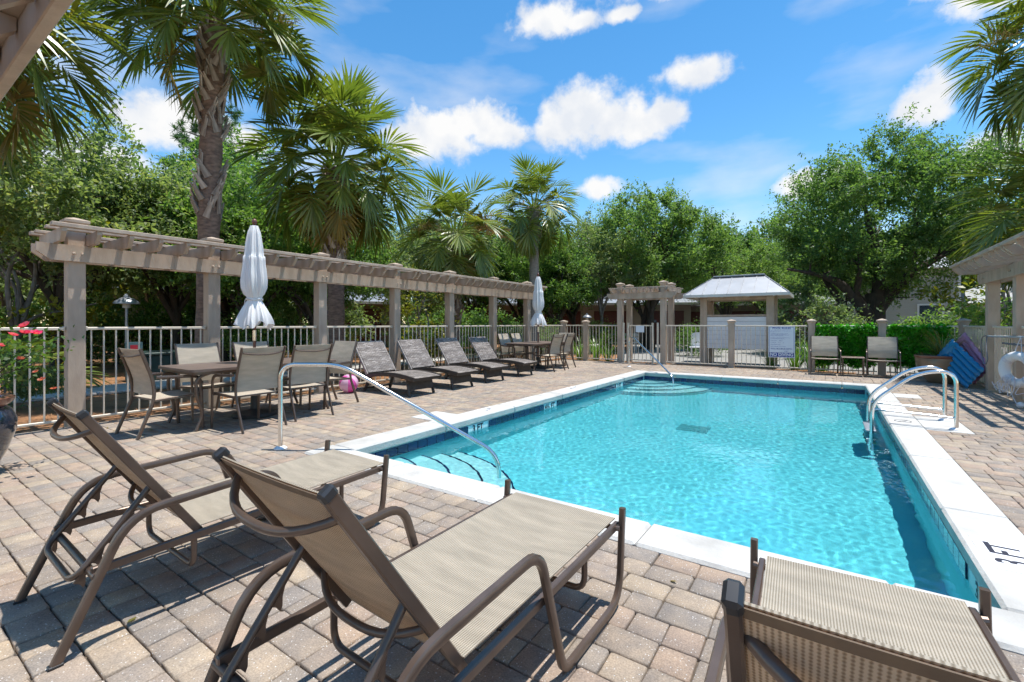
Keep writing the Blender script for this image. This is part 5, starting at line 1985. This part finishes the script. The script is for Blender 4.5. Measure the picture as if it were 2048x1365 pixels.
# ------------------------------------------------------------------ planters
def make_blue_pot():
    t = thing('planter_pot', 'dark blue glazed pot holding the rose bush at the left picture edge', 'pot', (-5.78, .54, 0))
    MB().lathe([(.17, 0), (.19, .02), (.27, .18), (.325, .36), (.33, .45), (.30, .53), (.265, .565), (.30, .60), (.31, .635), (.285, .645), (.25, .62), (.24, .57)], 36, cap=False).build('body', 'glaze_blue', t, smooth=60)
    MB().lathe([(.268, .566), (.306, .60), (.316, .636), (.29, .65), (.255, .63)], 36, cap=False).build('rim', 'terra_rim', t, smooth=60)
    MB().lathe([(.0, .575), (.26, .57)], 24, cap=False).build('soil', 'soil', t)
    r_ = thing('rose_bush', 'rose bush with bright pink flowers growing in the dark blue pot', 'plant', (-5.78, .54, .57))
    rng = np.random.default_rng(51); rnd = random.Random(51)
    mb = MB(); tips = []
    for k in range(22):
        a = rnd.uniform(0, 6.28); L = rnd.uniform(.35, .62)
        e = Vector((math.cos(a) * L * rnd.uniform(.4, .95), math.sin(a) * L * rnd.uniform(.4, .95), L * rnd.uniform(.55, 1.0)))
        mid = e * .5 + Vector((0, 0, .08))
        mb.tube([(0, 0, -.02), mid, e], [.009, .006, .003], 5)
        tips.append(e); tips.append(mid.lerp(e, .6))
    mb.build('stems', 'bark', r_, smooth=60)
    tp = np.array([tuple(p) for p in tips])
    n = 1500
    pos = tp[rng.integers(0, len(tp), n)] + rng.normal(size=(n, 3)) * np.array([.085, .085, .075])
    v, f = leaves(rng, pos, .052, .62, .4)
    obj('leaves', mesh_np('leaves', v, f, 'leaf_rose'), r_)

    def flower(c, s, mat):
        q = []
        m_ = MB()
        for ring_, (np_, ln, tilt) in enumerate(((6, 1.0, 25), (5, .72, 50), (4, .45, 72))):
            for k in range(np_):
                a = 2 * PI * k / np_ + ring_ * .5
                d = Vector((math.cos(a) * math.cos(R(tilt)), math.sin(a) * math.cos(R(tilt)), math.sin(R(tilt))))
                sd = Vector((-math.sin(a), math.cos(a), 0))
                L = s * ln
                m_.add([Vector((0, 0, 0)), d * L * .6 + sd * L * .48, d * L + sd * L * .2 + V3(0, 0, .1 * L), d * L - sd * L * .2 + V3(0, 0, .1 * L), d * L * .6 - sd * L * .48], [(0, 1, 2, 3, 4)])
        return m_.build('flower', mat, r_, c, (rnd.uniform(-.6, .6), rnd.uniform(-.6, .6), rnd.uniform(0, 6)), smooth=0)
    Wv = lambda r, z, a=0: (r * CA - a * SA, r * SA + a * CA, z)
    for c, s, mt in (((.50, .66), .045, 'petal'), ((.55, .60), .04, 'petal'), ((.42, .60), .045, 'petal'), ((.36, .585), .04, 'petal'), ((.36, .51), .035, 'petal'), ((.12, .57), .04, 'petal'),
                     ((.05, .60), .035, 'petal'), ((.24, .62), .04, 'petal'), ((-.1, .6), .04, 'petal'), ((.46, .40), .028, 'petal_faded'), ((.24, .34), .03, 'petal_faded'), ((.50, .22), .03, 'petal_faded'), ((.56, .14), .03, 'petal_faded'), ((.30, .18), .028, 'petal_faded'), ((.15, .42), .03, 'petal_faded'), ((.41, .28), .025, 'petal_faded')):
        flower(Wv(c[0] + .13, c[1], rnd.uniform(-.15, .1)), s, mt)


make_blue_pot()


def make_brown_pot():
    t = thing('planter_bowl', 'large brown glazed bowl planter at the far right corner', 'pot', (2.02, 13.20, 0))
    MB().lathe([(.24, 0), (.26, .02), (.36, .16), (.43, .34), (.452, .46), (.45, .53)], 40, cap=False).build('body', 'glaze_brown', t, smooth=60)
    MB().lathe([(.449, .525), (.468, .54), (.474, .575), (.45, .59), (.42, .575), (.415, .53)], 40, cap=False).build('rim', 'terra_rim', t, smooth=60)
    MB().lathe([(.0, .53), (.43, .525)], 24, cap=False).build('soil', 'soil', t)
    p = thing('potted_grass', 'arching grassy plant with tan tips growing in the brown bowl planter', 'plant', (2.02, 13.20, .53))
    obj('blades', clump_mesh(61, 90, .85, .008, 17, 'frond'), p)
    obj('dry_blades', clump_mesh(62, 30, .95, .006, 16, 'frond_dry'), p)
    rng = np.random.default_rng(4)
    pos = np.stack([rng.uniform(-.36, .36, 220), rng.uniform(-.36, .36, 220), rng.uniform(0, .09, 220)], 1)
    v, f = leaves(rng, pos, .06, .6, .4)
    obj('ground_leaves', mesh_np('leaves', v, f, 'leaf_rose'), p)


make_brown_pot()


# ------------------------------------------------------------------ floats, life ring, poles
def make_float(name, label, mat, M4, L, W, ribs, pillow):
    t = thing(name, label, 'pool float')
    t.matrix_world = M4

    def top(sgn):
        def fn(u, v):
            x = -W / 2 + W * u
            y = L * v
            amp = abs(math.sin(PI * ribs * u)) ** .6 * .045
            edge = min(1, min(v, 1 - v) * 14) ** .5
            z = sgn * amp * edge
            if v > pillow:
                k = (v - pillow) / (1 - pillow)
                z = sgn * .065 * math.sin(PI * min(1, max(0, k))) ** .6 * math.sin(PI * u) ** .35
            y += .02 * math.sin(PI * ribs * u) ** 2 * (1 if v > .5 else -1) * (abs(v - .5) * 2) ** 4
            return (x + (.012 * math.sin(v * 40) if u in (0, 1) else 0), y, z), (u, v)
        return fn
    a = MB(); a.sheet(ribs * 6, 28, top(1)); a.sheet(ribs * 6, 28, top(-1))
    a.build('air_chambers', mat, t, smooth=80)
    MB().box((0, L * pillow, 0), (W * .98, .012, .01), .003).build('weld_seam', mat, t)
    return t


# leaning back against the fence, feet on the deck
def lean_matrix(foot, up, side):
    up = Vector(up).normalized(); side = Vector(side); side = (side - up * side.dot(up)).normalized()
    n = side.cross(up)
    m = Matrix((side, up, n)).transposed().to_4x4()
    m.translation = Vector(foot)
    return m


make_float('pool_float', 'blue ribbed inflatable pool float leaning against the planter and right fence', 'vinyl_blue', lean_matrix((2.33, 12.28, .19), (-.30, .70, .52), (.40, -.40, .70)), .98, .50, 5, .78)
make_float('pool_float', 'pink inflatable pool float leaning behind the blue one', 'vinyl_pink', lean_matrix((2.47, 12.48, .24), (-.20, .72, .58), (.34, -.42, .72)), 1.05, .50, 5, .80)


def make_life_ring():
    t = thing('life_ring', 'white life ring hung on the right fence by a rope', 'life ring', (FXR - .18, 10.02, .56), R(32))
    N = 36
    Rm, r = .205, .068
    MB().tube([(0, Rm * math.sin(2 * PI * k / N), Rm * math.cos(2 * PI * k / N)) for k in range(N)], r, 14, closed=True, up=(1, 0, 0)).build('ring', 'ring_white', t, smooth=80)
    for q in range(4):
        a = PI / 4 + q * PI / 2
        c = Vector((0, Rm * math.sin(a), Rm * math.cos(a)))
        tn = Vector((0, math.cos(a), -math.sin(a)))
        MB().tube([c - tn * .03, c + tn * .03], .0705, 14, caps=False).build('band', 'rope', t, smooth=80)
    MB().tube(fillet([(0, -.05, .26), (.04, 0, .50), (0, .05, .26)], .01, 3), .006, 6).build('hanger', 'rope', t)
    rp = MB()
    rnd = random.Random(2)
    for k in range(7):
        a = rnd.uniform(-.5, .5); y = rnd.uniform(-.12, .14)
        rp.tube(fillet([(-.07, y, -.12), (-.10, y + a * .3, -.26 - rnd.uniform(0, .1)), (-.08, y + .1, -.36 - rnd.uniform(0, .08)), (-.075, y + a * .2 + .1, -.22)], .08, 5), .006, 6)
    rp.tube(fillet([(-.08, .05, -.25), (-.1, -.02, -.42), (-.09, -.1, -.545)], .1, 5), .006, 6)
    rp.build('throw_line', 'rope', t, smooth=60)
    MB().lathe([(.0, -.04), (.035, -.03), (.05, 0), (.035, .03), (.0, .04)], 12).build('line_float', 'ring_white', t, (-.09, -.12, -.515), (PI / 2, 0, .3), smooth=60)


make_life_ring()


def make_poles():
    t = thing('rescue_pole', 'pale grey rescue pole with a hook loop hung along the right fence', 'pole', (FXR - .12, 11.9, 1.03))
    MB().tube([(0, .0, -.01), (0, -4.4, .06)], .017, 10).build('shaft', 'pole_grey', t, smooth=60)
    pts = [(-.02, .02, 0), (-.05, .12, -.02), (-.06, .17, -.18), (-.06, .10, -.36), (-.08, -.12, -.52), (-.09, -.32, -.50), (-.07, -.34, -.42), (-.05, -.14, -.20), (-.02, -.04, -.01)]
    MB().tube(fillet(pts, .1, 4), .008, 8).build('hook_loop', 'hose_grey', t, smooth=60)
    for y in (-.9, -2.4):
        MB().box((.05, y, .0), (.10, .03, .05), .004).build('bracket', 'taupe_rail', t)
    t2 = thing('skimmer_pole', 'blue grey pole hung just below the rescue pole on the right fence', 'pole', (FXR - .09, 11.15, .92))
    MB().tube([(0, 0, 0), (0, -3.6, .0)], .016, 10).build('shaft', 'hose_grey', t2, smooth=60)
    for y in (-.6, -2.1):
        MB().box((.04, y, .0), (.07, .03, .05), .004).build('bracket', 'taupe_rail', t2)


make_poles()


# ------------------------------------------------------------------ lamps, boxes, benches
def make_lamp(label, x, y, h, r, mat, group='path lamps beyond the fences'):
    t = thing('path_lamp', label, 'lamp', (x, y, -.05), 0, group)
    MB().tube([(0, 0, 0), (0, 0, h - r * .75)], .032, 10).build('post', mat, t, smooth=60)
    MB().lathe([(r, -.0), (r * 1.0, .02), (r * .82, r * .30), (r * .45, r * .55), (r * .22, r * .62), (r * .24, r * .72), (r * .12, r * .90), (.004, r * .95)], 24, (0, 0, h - r * .95)).build('shade', mat, t, smooth=50)
    MB().lathe([(r * .3, 0), (r * .3, .12)], 14, (0, 0, h - r * .95 - .10)).build('lens', 'trim', t, smooth=60)


make_lamp('grey dome path lamp among the trees in the first pergola bay', -14.4, 4.04, 2.05, .27, 'lamp_grey')
make_lamp('grey dome path lamp just above the first far fence post left of the gate', -8.5, 18.1, 1.75, .20, 'lamp_grey')
make_lamp('dark dome path lamp behind the right end of the far fence', 2.87, 20.1, 1.68, .24, 'lamp_dark')
t = thing('utility_box', 'low dark green utility box behind the fence left of the tallest palm', 'utility box', (-12.85, 4.2, -.05), .1)
MB().box((0, 0, .30), (.9, .95, .60), .02).build('cabinet', 'box_green', t)
MB().box((.03, 0, .63), (.98, 1.0, .06), .015).build('lid', 'box_green', t)
MB().box((.455, .25, .25), (.004, .22, .14)).build('label_plate', 'white_sign', t)
t = thing('marker_post', 'teal utility marker post with a red decal left of the utility box', 'marker post', (-12.45, 3.62, -.05), .2)
MB().prism([(-.11, 0), (.11, 0), (.14, .9), (-.14, .9)], lambda u, v, w: (w, u, v), -.06, .06).build('body', 'post_teal', t)
MB().box((.063, -.03, .76), (.004, .14, .16)).build('decal', 'red_decal', t)
t = thing('garden_bench', 'pale weathered bench seen through the fence left of the gate', 'bench', (-7.6, 20.0, -.05), .35)
for k in range(3):
    MB().box((0, -.14 + k * .14, .45), (1.3, .12, .04), .006).build('seat_slat', 'concrete', t)
for k in range(2):
    MB().box((0, .22, .62 + k * .17), (1.3, .03, .13), .006).build('back_slat', 'concrete', t)
for x in (-.55, .55):
    MB().box((x, 0, .215), (.07, .34, .43), .006).build('leg', 'concrete', t)
    MB().box((x, .245, .60), (.06, .03, .56), .004).build('back_support', 'concrete', t)
t = thing('arched_seat', 'white seat with arched back behind the fence left of the kiosk', 'bench', (-3.95, 18.2, -.05), .25)
ap = [(-.30, .42), (.30, .42)] + [(.30 * math.cos(a), .86 + .12 * math.sin(a)) for a in [PI * k / 10 for k in range(11)]]
MB().prism(ap, lambda u, v, w: (u, w + .2, v), -.02, .02).build('back', 'white_paint', t, smooth=0)
MB().box((0, -.02, .42), (.70, .42, .04), .006).build('seat', 'white_paint', t)
for x in (-.28, .28):
    MB().box((x, -.02, .20), (.05, .38, .40), .004).build('leg', 'white_paint', t)


# ------------------------------------------------------------------ buildings beyond
def make_garage(label, x, y, rz, doors, w, d, h=2.55, wall='garage_wall', second=False):
    """front faces local -Y"""
    t = thing('garage', label, 'garage', (x, y, -.05), rz, 'garages with pale metal roofs')
    MB().box((0, d / 2, h / 2), (w, d, h)).build('wall', wall, t, smooth=0)
    n = doors
    pw = w / n
    for k in range(n):
        cx_ = -w / 2 + pw * (k + .5)
        MB().box((cx_, -.02, 1.08), (2.5, .05, 2.26)).build('door_frame', 'garage_wall', t, smooth=0)
        g = MB().box((cx_, -.045, 1.05), (2.3, .04, 2.1)).build('garage_door', 'garage_door', t, smooth=0)
        for q in range(5):
            MB().box((cx_, -.072, .22 + q * .415), (2.26, .02, .39), .008).build('door_panel', 'garage_door', g)
    e, rise = .55, 1.05
    ex, ey0, ey1 = w / 2 + e, -e, d + e
    ry = d / 2; rx = max(.3, w / 2 - d / 2 + .1)
    vs = [(-ex, ey0, h), (ex, ey0, h), (ex, ey1, h), (-ex, ey1, h), (-rx, ry, h + rise), (rx, ry, h + rise)]
    rf = MB().add(vs, [(0, 1, 5, 4), (2, 3, 4, 5), (1, 2, 5), (3, 0, 4)]).build('roof', 'metal_roof', t, smooth=0)
    MB().add(vs[:4], [(3, 2, 1, 0)]).build('soffit', 'garage_wall', t, smooth=0)
    f = MB()
    f.bar(Vector(vs[0]) + V3(0, 0, -.07), Vector(vs[1]) + V3(0, 0, -.07), .03, .15)
    f.bar(Vector(vs[1]) + V3(0, 0, -.07), Vector(vs[2]) + V3(0, 0, -.07), .03, .15)
    f.bar(Vector(vs[3]) + V3(0, 0, -.07), Vector(vs[0]) + V3(0, 0, -.07), .03, .15)
    f.build('fascia', 'trim', t)
    K = int(2 * ex / .45)
    for k in range(1, K):
        xx = -ex + 2 * ex * k / K
        lim = 1 if abs(xx) < rx else (ex - abs(xx)) / (ex - rx)
        MB().bar((xx, ey0, h + .012), (xx, ey0 + (ry - ey0) * lim, h + rise * lim + .012), .02, .03, ch=0).build('roof_seam', 'metal_roof', rf, smooth=0)
    return t


def make_house(label, x, y, rz, w, d, h, wall, wins, roofh=2.2):
    t = thing('house', label, 'house', (x, y, -.05), rz, 'houses beyond the trees')
    MB().box((0, d / 2, h / 2), (w, d, h)).build('wall', wall, t, smooth=0)
    for cx_, cz, ww, wh in wins:
        f = MB().box((cx_, -.03, cz), (ww + .2, .06, wh + .2)).build('window', 'trim', t, smooth=0)
        MB().box((cx_, -.064, cz), (ww, .02, wh)).build('pane', 'window_glass', f, smooth=0)
        MB().box((cx_, -.08, cz), (ww, .015, .04)).build('glazing_bar', 'trim', f, smooth=0)
    for sx in (-1, 1):
        MB().box((sx * (w / 2 - .06), -.02, h / 2), (.14, .05, h)).build('corner_board', 'trim', t, smooth=0)
    e = .6
    ex, ey0, ey1 = w / 2 + e, -e, d + e
    rx = max(.4, w / 2 - d / 2)
    vs = [(-ex, ey0, h), (ex, ey0, h), (ex, ey1, h), (-ex, ey1, h), (-rx, d / 2, h + roofh), (rx, d / 2, h + roofh)]
    rf = MB().add(vs, [(0, 1, 5, 4), (2, 3, 4, 5), (1, 2, 5), (3, 0, 4)]).build('roof', 'metal_roof', t, smooth=0)
    MB().add(vs[:4], [(3, 2, 1, 0)]).build('soffit', 'trim', t, smooth=0)
    K = int(2 * ex / .5)
    for k in range(1, K):
        xx = -ex + 2 * ex * k / K
        lim = 1 if abs(xx) < rx else (ex - abs(xx)) / (ex - rx)
        MB().bar((xx, ey0, h + .012), (xx, ey0 + (d / 2 - ey0) * lim, h + roofh * lim + .012), .02, .03, ch=0).build('roof_seam', 'metal_roof', rf, smooth=0)
    return t


make_garage('garage with dark red door and pale roof seen between the third and fourth pergola posts', -20.9, 15.9, R(58), 1, 4.6, 5.5, 2.5)
make_garage('garage row with dark red doors behind the gate arbor', -11.2, 27.6, R(24), 3, 9.4, 6, 2.6)
make_garage('garage with dark red doors behind the kiosk', -4.2, 32.5, R(8), 3, 9.4, 6, 2.6)
make_garage('garage with pale roof seen through the sixth pergola bay', -18.4, 22.6, R(48), 2, 6.6, 5.5, 2.6)
make_house('tall grey sided house with pale blue roof behind the kiosk', -6.5, 42, R(10), 12, 9, 5.4, 'siding_grey', [(-3, 3.9, 1.1, 1.5), (0, 3.9, 1.1, 1.5), (3, 3.9, 1.1, 1.5)])
make_house('beige lap sided house behind the trunk of the big oak', 3.6, 37.0, R(-4), 5.6, 8, 4.6, 'siding_beige', [(-1.6, 1.7, 1.0, 1.4), (1.5, 1.7, 1.0, 1.4)], 2.2)
make_house('beige house with low white roof right of the dark lamp', 8.2, 37.6, R(-8), 5.0, 5, 2.5, 'siding_beige', [(-1.2, 1.4, .9, 1.2), (1.2, 1.4, .9, 1.2)], 1.3)
make_house('beige sided house glimpsed through the trees behind the first pergola bay', -27.5, 9.0, R(72), 6, 7, 3.0, 'siding_beige', [(-2, 1.6, 1.0, 1.4), (2, 1.6, 1.0, 1.4)], 1.6)


# ------------------------------------------------------------------ overhead pergola at the upper left
def make_overhead():
    t = thing('pergola', 'overhead taupe pergola corner at the upper left above the camera', 'pergola', (-3.2, .375, 0), 0, 'taupe garden pergolas')
    for x in (-1.9, 1.0):
        MB().box((x, -.62, 1.15), (.18, .18, 2.36), .006).build('post', 'taupe', t)
    for y in (-.53, -.71):
        MB().box((-.2, y - (.115 if y < -.6 else -.115) * 0, 2.10), (4.6, .05, .20), .005).build('beam', 'taupe', t)
    L = 1.3
    poly = [(-L, 2.36), (0, 2.36), (0, 2.315), (-.12, 2.205), (-L + .12, 2.205), (-L, 2.315)]
    me = MB().prism(poly, lambda u, v, w: (w, u, v), -.0225, .0225).mesh('rafter', 'taupe', 0)
    for k in range(15):
        obj('rafter', me, t, (-2.3 + k * .305, -.012, 0))
    MB().box((-.2, .012, 2.300), (4.6, .040, .125), .005).build('edge_board', 'taupe', t)
    for y in (-.03, -.34, -.66, -.98, -1.26):
        MB().box((-.2, y, 2.381), (4.6, .085, .036), .004).build('top_slat', 'taupe', t)


make_overhead()


# ------------------------------------------------------------------ pine straw litter by the fences
def make_straw():
    rng = np.random.default_rng(8)
    n = 26000
    a = np.stack([rng.uniform(-10.85, -7.72, n), rng.uniform(-2, 16, n)], 1)
    k = rng.random(n)
    b = np.stack([rng.uniform(-12, 3, n), rng.uniform(14.5, 15.4, n)], 1)
    c = np.stack([rng.uniform(-16, -12.25, n), rng.uniform(-2, 14, n)], 1)
    p = np.where((k < .55)[:, None], a, np.where((k < .75)[:, None], b, c))
    th = rng.uniform(0, 2 * PI, n)
    L = rng.uniform(.08, .22, n)
    d = np.stack([np.cos(th), np.sin(th), rng.normal(0, .12, n)], 1)
    s = np.stack([-np.sin(th), np.cos(th), np.zeros(n)], 1)
    q = np.concatenate([p, (-.045 + rng.random(n) * .03)[:, None]], 1)
    w = .0035
    v = np.stack([q - s * w, q + s * w, q + d * L[:, None] + s * w, q + d * L[:, None] - s * w], 1).reshape(-1, 3)
    v[:, 2] = np.maximum(v[:, 2], -.052)
    tag(obj('pine_straw', mesh_np('pine_straw', v, np.arange(n * 4).reshape(n, 4), 'straw')), 'loose orange pine straw covering the beds outside the fences', 'pine straw', kind='stuff')
    # a few dry leaves blown over the deck
    n = 260
    p = np.stack([rng.uniform(-7.5, 2.4, n), rng.uniform(-.5, 14.3, n), np.full(n, .004)], 1)
    e = rng.random(n) < .62
    p[e, 0] = np.where(rng.random(e.sum()) < .6, -7.55 + rng.random(e.sum()) ** 2 * 1.2, 2.4 - rng.random(e.sum()) ** 2 * 1.3)
    p = p[~((p[:, 0] > CX0 - .03) & (p[:, 0] < CX1 + .03) & (p[:, 1] > CY0 - .03) & (p[:, 1] < CY1 + .03))]
    v, f = leaves(rng, p, .045, .45, 2.5, None, 0, .03)
    v[:, 2] = .003 + np.abs(v[:, 2] - .004) * .35
    tag(obj('fallen_leaves', mesh_np('fallen_leaves', v, f, 'frond_dry')), 'small dry leaves scattered over the paving', 'leaves', kind='stuff')

make_straw()
